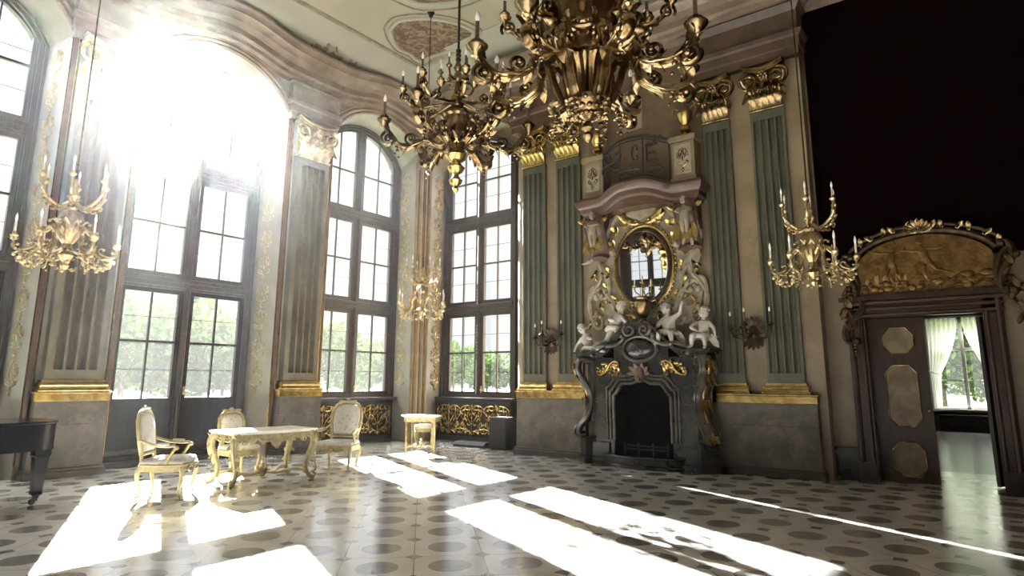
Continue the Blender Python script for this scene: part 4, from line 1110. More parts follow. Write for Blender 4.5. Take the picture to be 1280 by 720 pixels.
def small_chandelier(label, loc, G2=None):
    t = thing('small_chandelier', label, 'chandelier', loc, .2, 'small gilt chandeliers')
    g = M['goldpale'] if not G2 else G2
    k = MB(); k.lathe([(0,-.5),(.025,-.49),(.045,-.45),(.02,-.41),(.05,-.38),(.075,-.33),(.04,-.28),(.06,-.24),(.05,-.2),(.09,-.14),(.125,-.02),(.13,.08),(.1,.16),(.05,.19),(.06,.22),(.03,.26),(.04,.32),(.065,.36),(.04,.41),(.02,.46),(.03,.5),(.015,.56),(0,.57)], 16, None, 8, .07)
    for i in range(8): a = 2*PI*i/8; k.leaf((.09*cos(a),.09*sin(a),-.12), (0,0,1), (cos(a),sin(a),0), .22, .035, .9, .1); k.leaf((.05*cos(a),.05*sin(a),-.25), (cos(a)*.5,sin(a)*.5,-.5), (cos(a),sin(a),.3), .14, .03, 1.0, .1)
    k.build('stem', g, t)
    def low():
        k = MB(); p = spline([(.08,0,-.1),(.17,0,-.02),(.24,0,-.1),(.25,0,-.24),(.34,0,-.33),(.46,0,-.3),(.48,0,-.2)], 5)
        k.tube(p, [.024-.01*i/(len(p)-1) for i in range(len(p))], n=7)
        fr = ((0,0,0),(1,0,0),(0,0,1))
        scroll(k, 'C', (.13,.06), (.27,-.1), fr, .014, 3.6, 1, 20); scroll(k, 'C', (.3,-.24), (.47,-.3), fr, .012, 3.8, 1, 18); scroll(k, 'S', (.3,-.36), (.44,-.42), fr, .010, 3.8, 1, 18)
        for q in (6,12,18,24): 
            d = (p[min(q+1,len(p)-1)]-p[q-1]).normalized(); k.leaf(p[q], d, (0,1,.6), .085, .02, 1.0, .3); k.leaf(p[q], d, (0,-1,.6), .085, .02, 1.0, .3); k.leaf(p[q], -d, (0,0,-1), .07, .018, 1.2, .3)
        for i in range(6): a = i*PI/3; k.leaf((.48,0,-.22), (cos(a),sin(a),.3), (0,0,1), .06, .016, .6, .2)
        for i in range(4): k.sphere((.46-.03*i,.01*(-1)**i,-.37-.035*i), .022-.003*i, 6, 5)
        o = k.build('lower_arm', g, t); candle(o, (.48,0,-.18), .12, .012); return o
    ring(t, 6, low, .0)
    def up():
        k = MB(); p = spline([(.04,0,.28),(.12,0,.22),(.22,0,.26),(.31,0,.36),(.33,0,.5)], 5); k.tube(p, [.022-.008*i/(len(p)-1) for i in range(len(p))], n=7)
        scroll(k, 'C', (.2,.22), (.31,.3), ((0,0,0),(1,0,0),(0,0,1)), .014, 3.8, -1, 16)
        for q in (5,10,15): d = (p[q+1]-p[q-1]).normalized(); k.leaf(p[q], d, (0,1,-.4), .07, .018, 1.0, .3); k.leaf(p[q], d, (0,-1,-.4), .07, .018, 1.0, .3)
        o = k.build('upper_arm', g, t); candle(o, (.33,0,.52), .10, .011); return o
    ring(t, 6, up, .45)
    # leafy garlands hung between the lower arms
    def swag():
        k = MB(); rnd = random.Random(2)
        a0, a1 = 0, PI/3
        for i in range(13):
            q = i/12; a = a0+(a1-a0)*q; r = .42-.05*sin(PI*q); z = -.3-.14*sin(PI*q)
            k.leaf((r*cos(a),r*sin(a),z), (rnd.uniform(-1,1),rnd.uniform(-1,1),-.6), (rnd.uniform(-1,1),rnd.uniform(-1,1),.5), .06, .016, .8, .2)
            if i % 3 == 1: k.sphere((r*cos(a),r*sin(a),z-.02), .024, 6, 5)
        return k.build('garland', g, t)
    ring(t, 6, swag, .0)
    rod(t, .55, CEIL-loc[2]-.01, .009, M['bronze'])
    return t
S1 = small_chandelier('small pale gilt chandelier on the left, in front of the window pier', (-8.2,2.48,3.2))
S2 = copy_tree(S1); S2.location = (-8.76,8.66,3.14); S2['label'] = 'small gilt chandelier hanging in the far corner between two windows'
S3 = copy_tree(S1); S3.location = (-1.62,8.33,3.16); S3['label'] = 'small gilt chandelier on the right, beside the doorway relief'
for t_, dz in ((S2, .06), (S3, .04)):      # the rods differ in length by a hand's breadth
    for ch in t_.children:
        if ch.name.startswith('hanging_rod') or ch.name.startswith('ceiling_rose'):
            ch.data = ch.data.copy(); ztop = CEIL-t_.location.z-.01
            zold = CEIL-3.2-.01
            for v in ch.data.vertices:
                if v.co.z > 2: v.co.z += ztop-zold

def big_chandelier(label, loc, style, rz):
    g = M['golddark']; NL, ze = (6, .0) if style == 'vase' else (8, .13)
    t = thing('grand_chandelier', label, 'chandelier', loc, rz, 'large gilt chandeliers')
    k = MB()
    if style == 'vase':
        k.lathe([(0,-.98),(.02,-.97),(.05,-.92),(.025,-.88),(.08,-.84),(.1,-.79),(.05,-.74),(.04,-.7),(.1,-.66),(.13,-.6),(.08,-.55),(.06,-.52),(.14,-.47),(.17,-.42),(.1,-.36),(.1,-.3),(.15,-.26),(.17,-.2),(.12,-.16)], 20)
        k.build('finial', M['gold'], t)
        k = MB(); k.lathe([(.1,-.18),(.17,-.14),(.2,-.05),(.205,.08),(.19,.16),(.22,.19),(.22,.23),(.12,.27),(.08,.34),(.11,.4),(.1,.5),(.05,.56),(.05,.7),(.09,.76),(.06,.84),(.04,.9),(.07,.95),(.03,1.05),(0,1.06)], 24, None, 12, .02)
        for i in range(8): a = 2*PI*i/8; k.leaf((.13*cos(a),.13*sin(a),-.34), (0,0,1), (cos(a),sin(a),0), .26, .06, .8, .1)
        k.build('vase', g, t)
    else:
        k.lathe([(0,-.97),(.03,-.95),(.05,-.9),(.025,-.86),(.06,-.82),(.05,-.78),(.02,-.74),(.06,-.7),(.14,-.66),(.19,-.6),(.21,-.52),(.19,-.5)], 22)
        for j, (r, z) in enumerate(((.2,-.56),(.17,-.63),(.11,-.68))):
            for i in range(16): a = 2*PI*(i+.5*j)/16; k.sphere((r*cos(a),r*sin(a),z), .028, 6, 5)
        k.build('drop', g, t)
        k = MB(); k.lathe([(.16,-.52),(.15,-.48),(.17,-.35),(.22,-.22),(.27,-.16),(.29,-.12),(.27,-.1)], 96, None, 16, .05); k.build('fluted_bell', g, t)
        k = MB(); k.lathe([(.2,-.12),(.3,-.08),(.33,.0),(.33,.1),(.38,.14),(.4,.22),(.42,.34),(.44,.42),(.4,.5),(.3,.56),(.2,.62),(.22,.7),(.15,.78),(.1,.9),(.08,1.05),(.04,1.2),(0,1.22)], 28)
        for i in range(8):
            a = 2*PI*(i+.5)/8; fr = ((.38*cos(a),.38*sin(a),.0),(-sin(a),cos(a),0),(0,0,1))
            scroll(k, 'C', (-.1,.12), (.1,.12), fr, .025, 4, 1, 20); k.leaf((.4*cos(a),.4*sin(a),.14), (0,0,1), (cos(a),sin(a),0), .28, .07, .8, .1)
            k.leaf((.43*cos(a),.43*sin(a),.36), (0,0,1), (cos(a),sin(a),0), .2, .06, 1.2, .2)
        for i in range(24): a = 2*PI*i/24; k.sphere((.34*cos(a),.34*sin(a),.05), .022, 6, 4)
        k.build('drum', g, t)
        def strap():
            k = MB(); p = spline([(.33,0,-.02),(.37,0,-.1),(.33,0,-.2),(.3,0,-.32),(.25,0,-.46),(.21,0,-.56),(.27,0,-.62)], 5)
            k.tube(p, .065, .03, n=8, side=(0,1,0))
            for e in (-1,1): k.tube([(q.x+.02,e*.05,q.z) for q in p], .016, n=6)
            pts = []
            for i in range(22): a = i/21; th = PI*.5+a*3*PI; r = .075*(1-a)**.8+.01; pts.append((.33+r*cos(th)*1.1, 0, .02+r*sin(th)))
            k.tube(pts, .022, .06, n=6, side=(0,1,0))
            for i in range(5): k.sphere((.29+.004*i,.02*(-1)**i,-.66-.055*i), .03-.003*i, 7, 5); k.leaf((.29,0,-.66-.05*i), (cos(i*2),sin(i*2),-.5), (0,0,1), .08, .025, .8, .2)
            return k.build('scroll_strap', g, t)
        ring(t, 6, strap, .2)
    def volute(k, x, z, r, w, turns, a0, dr, rad):
        pts = []
        for i in range(28):
            q = i/27; th = a0+dr*q*turns*2*PI; rr = r*(1-q)**.75+.008
            pts.append((x+rr*cos(th), 0, z+rr*sin(th)))
        k.tube(pts, [w*(1-.25*i/27) for i in range(28)], [rad*(1-.5*i/27) for i in range(28)], n=8, side=(0,1,0))
        for e in (-1,1): k.sphere((x, e*w, z), rad*1.6, 8, 6)
    def low():
        k = MB(); p = spline(([(.13,0,-.2),(.22,0,-.27),(.34,0,-.24),(.45,0,-.2),(.56,0,-.25),(.7,0,-.3)] if style == 'vase' else [(.2,0,-.06),(.32,0,.1),(.44,0,.1),(.5,0,-.06),(.55,0,-.22),(.7,0,-.3)])+[(.86,0,-.24-ze*.5),(.97,0,-.12-ze),(1.03,0,-.0-ze)], 6)
        n = len(p); wd_ = [.07-.03*i/(n-1) for i in range(n)]
        k.tube(p, wd_, [.03-.01*i/(n-1) for i in range(n)], n=10, side=(0,1,0))
        for e in (-1,0,1): k.tube([(q.x,e*wd_[i]*.85,q.z-(.012 if e else .026)) for i, q in enumerate(p)], .013, n=6)
        volute(k, .4, .0 if style != 'vase' else -.13, .11 if style != 'vase' else .08, .055, 1.5, PI*.6, -1, .022); volute(k, .98, -.2-ze, .105, .05, 1.6, PI*.35, -1, .022); volute(k, .66, -.18, .085, .045, 1.4, -PI*.6, 1, .02)
        for q, L_ in ((10,.2),(20,.24),(28,.22),(36,.2),(44,.16)):
            d = (p[min(q+1,n-1)]-p[q-1]).normalized()
            for e in (-1,1): k.leaf((p[q].x,e*.04,p[q].z), d, (0,e,.7), L_, .05, .9, .3)
            k.leaf(p[q], d, (0,0,-1), L_*.9, .045, 1.0, .25)
        for i in range(8): a = i*PI/4; k.leaf((1.05,0,-ze), (cos(a),sin(a),.35), (0,0,1), .12, .035, .7, .2)
        k.lathe([(0,-.08),(.03,-.06),(.05,-.01),(.1,.05),(.105,.07),(.06,.085),(0,.085)], 14, T(1.05,0,.03-ze))
        for i in range(5): k.sphere((.86+.012*i*(-1)**i,0,-.32-.05*i), .03-.004*i, 7, 5)
        o = k.build('lower_arm', g, t); candle(o, (1.05,0,.12-ze), .2, .02, 'candle_dark'); return o
    ring(t, NL, low, 0)
    def up():
        k = MB(); p = spline([(.08,0,.4),(.24,0,.34),(.4,0,.3),(.56,0,.26),(.72,0,.34),(.8,0,.5)], 5); n = len(p)
        k.tube(p, [.045-.02*i/(n-1) for i in range(n)], [.026-.01*i/(n-1) for i in range(n)], n=8, side=(0,1,0))
        for e in (-1,1): k.tube([(q.x,e*(.04-.018*i/(n-1)),q.z+.006) for i, q in enumerate(p)], .009, n=5)
        volute(k, .46, .36, .07, .035, 1.4, -PI*.5, 1, .016); volute(k, .76, .4, .07, .035, 1.5, -PI*.2, 1, .016)
        for q in (6,11,16,21):
            d = (p[q+1]-p[q-1]).normalized()
            for e in (-1,1): k.leaf(p[q], d, (0,e,.4), .13, .035, 1.0, .25)
        k.tube(bez((.6,0,.28),(.62,.02,.2),(.6,.14,.24),(.58,.15,.42), 8), .016, n=6)
        for px, py, pz in ((.8,0,.5),(.58,.15,.42)):
            k.lathe([(0,-.05),(.03,-.03),(.07,.03),(.04,.05),(0,.05)], 10, T(px,py,pz))
        o = k.build('upper_arm', g, t); candle(o, (.8,0,.55), .13, .016, 'candle_dark'); candle(o, (.58,.15,.47), .12, .016, 'candle_dark'); return o
    ring(t, 8, up, PI/8)
    def crown():
        k = MB(); p = spline([(.04,0,.78),(.12,0,.72),(.22,0,.74),(.26,0,.84)], 5); k.tube(p, .018, n=6); k.leaf(p[6], (1,0,0), (0,0,1), .12, .035, 1, .2)
        o = k.build('crown_arm', g, t); candle(o, (.26,0,.86), .1, .014, 'candle_dark'); return o
    ring(t, 6, crown, 0)
    rod(t, 1.04, CEIL-loc[2]-.01, .02, M['bronze'])
    return t
VR = math.radians(-47.5+30); BR = math.radians(-60+18)
big_chandelier('large gilt chandelier farther off, with a smooth vase body and stepped finial', (-5.86,6.39,5.12), 'vase', VR)
big_chandelier('large gilt chandelier nearest the camera, cut by the top edge of the photo', (-3.03,5.28,4.86), 'bell', BR).scale = (1.1,1.1,1.0)

# ------------------------------------------------------------------ gilded furniture
def cabriole(mb, x, y, h, dx, dy, r=.03):
    """leg from (x,y,h) to the floor, bowing out along (dx,dy)"""
    pts = [(x,y,h),(x+dx*.035,y+dy*.035,h*.82),(x+dx*.03,y+dy*.03,h*.6),(x+dx*.0,y+dy*.0,h*.3),(x-dx*.005,y-dy*.005,h*.1),(x+dx*.03,y+dy*.03,.018)]
    p = spline(pts, 5); n = len(p)
    mb.tube(p, [r*(1.15-.65*min(1,i/(n*.8))) for i in range(n)], n=8)
    mb.sphere((x+dx*.035,y+dy*.035,.018), .018, 7, 5)
    mb.leaf((x+dx*.05,y+dy*.05,h*.66), (0,0,1), (dx,dy,0), h*.3, r*.9, .5, -.1)
def seat_shape(w, d, n=10):
    """plan of the seat, front at -y: bowed front, straight sides, narrower back"""
    pts = []
    for i in range(n+1):
        q = -1+2*i/n; pts.append((q*w/2, -d/2-.035*(1-q*q)))
    pts += [(w/2*.99,0),(w/2*.86,d/2),(-w/2*.86,d/2),(-w/2*.99,0)]
    return pts
def cushion(mb, poly, z0, z1, puff=.03):
    n = len(poly); cx = sum(p[0] for p in poly)/n; cy = sum(p[1] for p in poly)/n
    vs, fs = [], []
    rows = ((1.0,z0),(1.03,z0+(z1-z0)*.35),(1.02,z0+(z1-z0)*.75),(.93,z1+puff*.35),(.6,z1+puff),(.25,z1+puff*1.25))
    for s, z in rows:
        for x, y in poly: vs.append((cx+(x-cx)*s, cy+(y-cy)*s, z))
    for r in range(len(rows)-1):
        for i in range(n): j = (i+1) % n; fs.append((r*n+i, r*n+j, (r+1)*n+j, (r+1)*n+i))
    fs.append(tuple(range(n))[::-1]); fs.append(tuple((len(rows)-1)*n+i for i in range(n)))
    mb.add(vs, fs)
def back_outline(w, h, n=14):
    """oval-topped chair back outline, (x, z) from its lower left round to its lower right"""
    pts = [(-w*.42,0),(-w*.47,h*.25),(-w*.5,h*.55),(-w*.46,h*.8)]
    for i in range(n+1):
        a = PI-PI*i/n; pts.append((w*.4*cos(a), h*.83+h*.17*sin(a)**.8 if sin(a) > 0 else h*.83))
    pts += [(w*.46,h*.8),(w*.5,h*.55),(w*.47,h*.25),(w*.42,0)]
    return pts
def chair(label, loc, rz, arms, w=.62, d=.54, hs=.43, hb=.56, group=None, backpad=True):
    t = thing('armchair' if arms else 'side_chair', label, 'chair', loc, rz, group)
    g = M['cream']; sp = seat_shape(w, d)
    k = MB(); cushion(k, [(x*.95,y*.95) for x, y in sp], hs-.03, hs+.04, .03); k.build('seat', M['brocade'], t, smooth=70)
    k = MB(); k.prism(sp, hs-.10, hs-.02, ax='xy')
    fr = ((0,-d/2-.04,hs-.075),(1,0,0),(0,0,1))
    for s in (-1,1): scroll(k, 'C', (s*.03,0), (s*w*.33,-.0), fr, .014, 3.6, s, 18)
    k.leaf((0,-d/2-.035,hs-.03), (0,0,-1), (0,-1,0), .1, .04, .5, .1)
    k.tube([(x,y,hs-.02) for x, y in sp], .012, closed=True, n=6)
    k.build('seat_rail', g, t, smooth=40, bevel=.006)
    for sx, sy in ((-1,-1),(1,-1),(1,1),(-1,1)):
        k = MB(); x = sx*(w/2-.035)*(1 if sy < 0 else .86); y = sy*(d/2-.03)
        cabriole(k, x, y, hs-.04, sx*.7, sy*.7 if sy < 0 else 1.0, .032); k.build('leg', g, t)
    tilt = T(0,d/2-.02,hs+.02) @ RX(-.16)
    ol = back_outline(w*.86, hb); z0 = .09
    pts = [Vector((x,0,z+z0)) for x, z in ol]
    k = MB(); n = len(ol)
    k.tube(pts+[], .03, .024, n=8, side=(0,1,0), closed=True, M=tilt)
    for s in (-1,1): k.tube([(s*w*.37,0,-.08),(s*w*.37,0,.02),(s*w*.36,0,.11)], .024, n=8, M=tilt)
    k2 = MB(); k2.leaf((0,0,z0+hb-.01), (0,0,1), (0,-1,0), .075, .06, .5, 0)
    for s in (-1,1): k2.leaf((s*.04,-.0,z0+hb-.0), (s*1,0,.15), (0,-1,0), .13, .03, .6, 0); k2.leaf((s*.05,0,z0+.01), (s*1,0,.1), (0,-1,0), .1, .025, .5, 0)
    k.add(k2.v, k2.f, tilt); k.build('back_frame', g, t, smooth=60)
    k = MB(); inn = [(x*.88, (z-hb/2)*.9+hb/2+z0) for x, z in ol]; m = len(inn); cz = z0+hb/2
    vs, fs = [], []
    for s, y in ((.97,.022),(1,.0),(.97,-.02),(.8,-.045),(.4,-.058)):
        for x, z in inn: vs.append((x*s, y, cz+(z-cz)*s))
    for r in range(4):
        for i in range(m): j = (i+1) % m; fs.append((r*m+i, r*m+j, (r+1)*m+j, (r+1)*m+i))
    fs.append(tuple(range(m))); fs.append(tuple(4*m+i for i in range(m)))
    k.add(vs, fs, tilt); k.build('backrest', M['brocade'], t, smooth=70)
    if arms:
        for s in (-1,1):
            k = MB(); x = s*w*.44
            p = spline([(x*.95,d/2+.03,hs+.3),(x*1.05,d*.2,hs+.235),(x*1.12,-d*.1,hs+.215),(x*1.12,-d*.26,hs+.22),(x*1.1,-d*.32,hs+.19)], 5)
            k.tube(p, .021, .019, n=8)
            q = spline([(x*1.1,-d*.3,hs+.205),(x*1.1,-d*.22,hs+.12),(x*1.08,-d*.14,hs+.04),(x*1.04,-d*.2,hs-.05)], 5); k.tube(q, .02, n=8)
            k.sphere((x*1.1,-d*.33,hs+.195), .027, 8, 6)
            ar = k.build('armrest', g, t)
            k = MB(); k.tube([(x*1.1,d*.12,hs+.25),(x*1.13,0,hs+.243),(x*1.13,-d*.16,hs+.243)], [.015,.028,.018], [.01,.018,.012], n=8); k.build('arm_pad', M['brocade'], ar)
    return t
chair('cream gilt armchair standing alone to the left of the table, facing right', (-8.82,4.13,0), math.radians(48+90), True, group=None)
chair('cream gilt armchair with a tall oval back, right of the table', (-9.02,7.03,0), math.radians(-59.5+90), True, w=.64, hb=.58)
chair('low-backed cream gilt chair without arms, half hidden behind the table', (-9.72,5.62,0), math.radians(90), False, w=.5, d=.46, hs=.42, hb=.46)

TB = thing('carved_table', 'cream gilt carved table with a pale marble top in the sunlight', 'table', (-8.86,5.53,0), math.radians(88))
a, b = .68, .37
def top_poly(a, b, n=12):
    pts = []
    for sx, sy in ((1,0),(0,1),(-1,0),(0,-1)):
        for i in range(n):
            q = -1+2*i/n
            if sx: pts.append((sx*(a-.02*(1-q*q)+.03*cos(q*PI*1.5)*0), sx*q*b))
            else: pts.append((-sy*q*a, sy*(b+.0-.025*(1-q*q)*(1 if abs(q) > .45 else -0.6))))
    return pts
k = MB(); k.prism(top_poly(a,b), .735, .765, ax='xy'); k.prism(top_poly(a-.02,b-.02), .72, .735, ax='xy'); k.build('tabletop', M['marbletop'], TB, smooth=0, bevel=.008)
k = MB(); k.box(-a+.07,a-.07,-b+.06,-b+.09,.63,.72); k.box(-a+.07,a-.07,b-.09,b-.06,.63,.72); k.box(-a+.06,-a+.09,-b+.07,b-.07,.63,.72); k.box(a-.09,a-.06,-b+.07,b-.07,.63,.72)
for s in (-1,1):
    fr = ((0,s*(b-.055),.665),(1,0,0),(0,0,1))
    for q in (-1,1): scroll(k, 'C', (q*.06,-.02), (q*.28,.01), fr, .018, 3.6, q, 20); scroll(k, 'S', (q*.3,.02), (q*.52,-.04), fr, .016, 3.8, q, 20); k.leaf((q*.16,s*(b-.05),.65), (q*.7,0,-.6), (0,s,0), .12, .035, .8, .1)
    k.leaf((0,s*(b-.05),.7), (0,0,-1), (0,s,0), .2, .09, .4, .1)
    for q in (-.8,.8): k.leaf((0,s*(b-.05),.68), (q,0,-.7), (0,s,0), .14, .05, .6, .1)
    fr = ((s*(a-.055),0,.665),(0,1,0),(0,0,1))
    for q in (-1,1): scroll(k, 'C', (q*.05,-.02), (q*.2,.0), fr, .016, 3.6, q, 20)
    k.leaf((s*(a-.05),0,.7), (0,0,-1), (s,0,0), .15, .07, .4, .1)
k.build('apron', M['cream'], TB, smooth=45)
for sx in (-1,1):
    for sy in (-1,1):
        k = MB(); x0, y0 = sx*(a-.1), sy*(b-.08)
        D_ = lambda e, z: (x0+sx*e*.75, y0+sy*e*.55, z)
        p = spline([D_(0,.71),D_(.06,.66),D_(.075,.54),D_(.02,.4),D_(-.03,.26),D_(-.02,.14),D_(.05,.05),D_(.1,.03)], 5); n = len(p)
        k.tube(p, [.062-.03*min(1,i/(n*.75)) for i in range(n)], n=9)
        fr = ((x0,y0,0),(sx*.8,sy*.6,0),(0,0,1))
        scroll(k, 'C', (.09,.68), (.05,.40), fr, .024, 3.4, -1, 22, wide=.6); scroll(k, 'S', (.0,.42), (-.02,.1), fr, .02, 3.4, 1, 22, wide=.6); scroll(k, 'C', (.0,.05), (.13,.08), fr, .018, 3.6, 1, 16)
        for zq, e in ((.6,.1),(.44,.06),(.3,0)): k.leaf(D_(e,zq), (0,0,1), (sx*.8,sy*.6,0), .14, .04, .8, .1); k.leaf(D_(e*.8,zq), (-sy*.5,sx*.6,-.6), (sx,sy,0), .12, .03, .8, .1); k.leaf(D_(e*.8,zq), (sy*.5,-sx*.6,-.6), (sx,sy,0), .12, .03, .8, .1)
        k.sphere(D_(.1,.03), .028, 8, 6)
        k.build('leg', M['cream'], TB)
k = MB()
for sx in (-1,1):
    for sy in (-1,1):
        k.tube(spline([(sx*(a-.1),sy*(b-.08),.13),(sx*.42,sy*.2,.17),(sx*.2,sy*.06,.12),(0,0,.15)], 6), .022, n=8)
k.lathe([(0,.06),(.03,.07),(.06,.12),(.07,.16),(.04,.2),(.05,.23),(.02,.28),(.025,.31),(0,.36)], 12)
for i in range(8): c_ = 2*PI*i/8; k.leaf((.04*cos(c_),.04*sin(c_),.15), (cos(c_),sin(c_),.3), (0,0,1), .11, .035, .9, .2)
k.build('stretcher', M['goldpale'], TB)

ST = thing('side_table', 'small gilt side table with a rounded white top in the corner', 'table', (-9.84,9.82,0), math.radians(37))
def rtop(w, d, n=20): return [(w*cos(2*PI*i/n)*(1 if True else 1), d*max(-.55,sin(2*PI*i/n))) for i in range(n)]
k = MB(); k.prism(rtop(.43,.34), .73, .765, ax='xy'); k.build('tabletop', M['marbletop'], ST, smooth=40, bevel=.008)
k = MB(); k.prism(rtop(.38,.29), .63, .73, ax='xy'); k.build('apron', M['cream'], ST, smooth=40, bevel=.005)
for x, y in ((-.3,-.13),(.3,-.13),(-.22,.18),(.22,.18)):
    k = MB(); k.lathe([(.012,0),(.018,.02),(.016,.05),(.022,.1),(.028,.5),(.034,.56),(.024,.58),(.036,.62),(.03,.65),(0,.65)], 10, T(x,y,0), 5, .08); k.build('leg', M['goldpale'], ST)
k = MB()
for x, y in ((-.3,-.13),(.3,-.13),(-.22,.18),(.22,.18)): k.tube(spline([(x,y,.1),(x*.6,y*.6,.14),(x*.25,y*.25,.12),(0,.02,.2)], 5), .015, n=7)
k.lathe([(.03,.17),(.04,.2),(.02,.23),(.03,.26),(0,.3)], 10, T(0,.02,0)); k.build('stretcher', M['goldpale'], ST)
SO = thing('stool', 'small gilt stool with a white padded seat, behind the corner side table', 'stool', (-10.28,10.36,0), math.radians(37))
k = MB(); cushion(k, [(.23*cos(2*PI*i/18), .2*sin(2*PI*i/18)) for i in range(18)], .44, .51, .03); k.build('seat', M['brocade'], SO, smooth=70)
k = MB(); k.prism([(.235*cos(2*PI*i/18), .205*sin(2*PI*i/18)) for i in range(18)], .37, .445, ax='xy'); k.build('seat_rail', M['cream'], SO, smooth=40, bevel=.006)
for x, y in ((-.16,-.12),(.16,-.12),(-.16,.12),(.16,.12)):
    k = MB(); cabriole(k, x, y, .4, .7 if x > 0 else -.7, .7 if y > 0 else -.7, .026); k.build('leg', M['cream'], SO)

# ------------------------------------------------------------------ radiator grilles, speaker, floor unit
def grille(label, loc, rz, w):
    t = thing('radiator_grille', label, 'radiator cover', loc, rz, 'gilded grilles under the windows')
    k = MB(); k.box(-w/2,w/2,.02,.3,.0,1.0); k.box(-w/2,w/2,-.02,.02,.9,1.0); k.box(-w/2,w/2,-.02,.02,0,.12); k.box(-w/2,-w/2+.06,-.02,.02,0,1); k.box(w/2-.06,w/2,-.02,.02,0,1)
    k.build('casing', M['blackmatt'], t, smooth=0, bevel=.005)
    nU = 3; u = (w-.14)/nU
    for q in range(nU):
        k = MB(); x = -w/2+.07+u*(q+.5); fr = ((x,-.012,.14),(1,0,0),(0,0,1))
        k.tube([(x,-.012,.15),(x,-.012,.88)], .017, n=6); 
        for z in (.2,.45,.6,.84): k.sphere((x,-.015,z), .03, 7, 5)
        h = u/2
        for s in (-1,1):
            scroll(k, 'S', (s*.05,.06), (s*h*.62,.16), fr, .017, 4.2, s, 24); scroll(k, 'C', (s*.06,.28), (s*h*.6,.5), fr, .018, 3.4, -s, 26); scroll(k, 'S', (s*h*.5,.22), (s*h*.86,.62), fr, .017, 3.6, -s, 26)
            scroll(k, 'C', (s*h*.2,.66), (s*h*.62,.68), fr, .016, 3.6, s, 22); scroll(k, 'S', (s*.08,.56), (s*h*.5,.4), fr, .014, 4, s, 20); scroll(k, 'C', (s*h*.9,.08), (s*h*.72,.34), fr, .015, 3.6, -s, 20)
            for (lx, lz, dx, dz) in ((.3,.14,.8,.5),(.4,.36,.5,.8),(.25,.5,-.5,.7),(.7,.5,.6,.6),(.55,.7,.3,-.8),(.8,.24,.2,.9)):
                k.leaf((x+s*h*lx,-.015,.14+lz), (s*dx,0,dz), (0,-1,0), .11, .026, .7, .1)
        k.leaf((x,-.015,.78), (0,0,1), (0,-1,0), .14, .05, .4, .1)
        for s in (-1,1): scroll(k, 'C', (s*h*.12,.70), (s*h*1.0,.64), fr, .017, 3.6, -s, 24); scroll(k, 'S', (s*h*.55,.05), (s*h*1.0,.3), fr, .016, 3.6, s, 24); scroll(k, 'C', (s*h*.62,.4), (s*h*1.0,.66), fr, .015, 3.6, s, 22)
        k.build('gilded_scrollwork', M['gold'], t)
    return t
grille('black radiator grille with gilded scrolls under the left corner window, behind the armchair', (-12.5,10.06,0), PI/2, 2.62)
grille('black radiator grille with gilded scrolls beside the speaker, under the window by the fireplace wall', (-10.4,12.13,0), 0, 2.46)
SP = thing('loudspeaker', 'black upright loudspeaker box beside the stone pedestal', 'speaker', (-8.82,11.3,0), math.radians(6))
k = MB(); k.box(-.22,.22,-.17,.17,.012,.70); k.build('cabinet', M['blackmatt'], SP, smooth=0, bevel=.012)
k = MB(); k.box(-.205,.205,-.185,-.168,.03,.685); k.build('front_grille', M['iron'], SP, smooth=0, bevel=.006)
k = MB()
for x in (-.17,.17):
    for y in (-.13,.13): k.lathe([(.02,0),(.022,.014),(0,.014)], 8, T(x,y,0))
k.build('rubber_foot', M['iron'], SP)
FU = thing('floor_unit', 'low flat black unit lying on the floor left of the speaker', 'floor unit', (-9.72,11.4,0), math.radians(4))
k = MB(); k.prism([(-.22,0),(.2,0),(.2,.06),(.08,.11),(-.14,.11),(-.22,.05)], -.44, .44, ax='yz'); k.build('housing', M['blackmatt'], FU, smooth=0, bevel=.008)
k = MB()
for i in range(8): k.box(-.4+.1*i,-.33+.1*i,-.228,-.2,.012,.045)
k.build('vent_slots', M['iron'], FU, smooth=0)

# ------------------------------------------------------------------ grand piano (tail end in view)
PN = thing('grand_piano', 'black grand piano cut by the left edge, one tapered leg in view', 'piano', (-9.75,2.0,0), 0)
pl = [(-.62,-1.2),(.62,-1.2),(.62,-.1)]+[(p.x,p.y) for p in spline([(.62,0,0),(.58,.35,0),(.5,.7,0),(.4,.93,0),(.2,1.03,0),(-.1,1.04,0),(-.4,.98,0),(-.58,.8,0)], 4)]+[(-.62,.6)]
k = MB(); k.prism(pl, .64, .95, ax='xy'); k.build('case', M['lacquer'], PN, smooth=30, bevel=.008)
k = MB(); k.prism([(x*1.02,y*1.015) for x, y in pl], .955, .985, ax='xy'); k.build('lid', M['lacquer'], PN, smooth=30, bevel=.006)
k = MB(); k.prism([(x*1.006,y*1.006) for x, y in pl], .64, .66, ax='xy'); k.build('bottom_moulding', M['lacquer'], PN, smooth=30)
for x, y in ((.36,.86),(-.42,-.8),(.48,-.85)):
    k = MB(); vs = []
    for hw_, z in ((.085,.645),(.085,.58),(.075,.56),(.05,.16),(.055,.12),(.03,.1),(.03,.075)): vs += [(x-hw_,y-hw_,z),(x+hw_,y-hw_,z),(x+hw_,y+hw_,z),(x-hw_,y+hw_,z)]
    fs = [(3,2,1,0)]
    for r in range(6):
        for i in range(4): j = (i+1) % 4; fs.append((r*4+i, r*4+j, r*4+4+j, r*4+4+i))
    fs.append((24,25,26,27)); k.add(vs, fs); lg = k.build('leg', M['lacquer'], PN, smooth=0, bevel=.005)
    k = MB(); k.lathe([(.032,-.014),(.038,-.008),(.038,.008),(.032,.014)], 14, T(x,y-.03,.038) @ RY(PI/2)); k.box(x-.025,x+.025,y-.035,y+.02,.045,.08); k.build('caster', M['bronze'], lg)
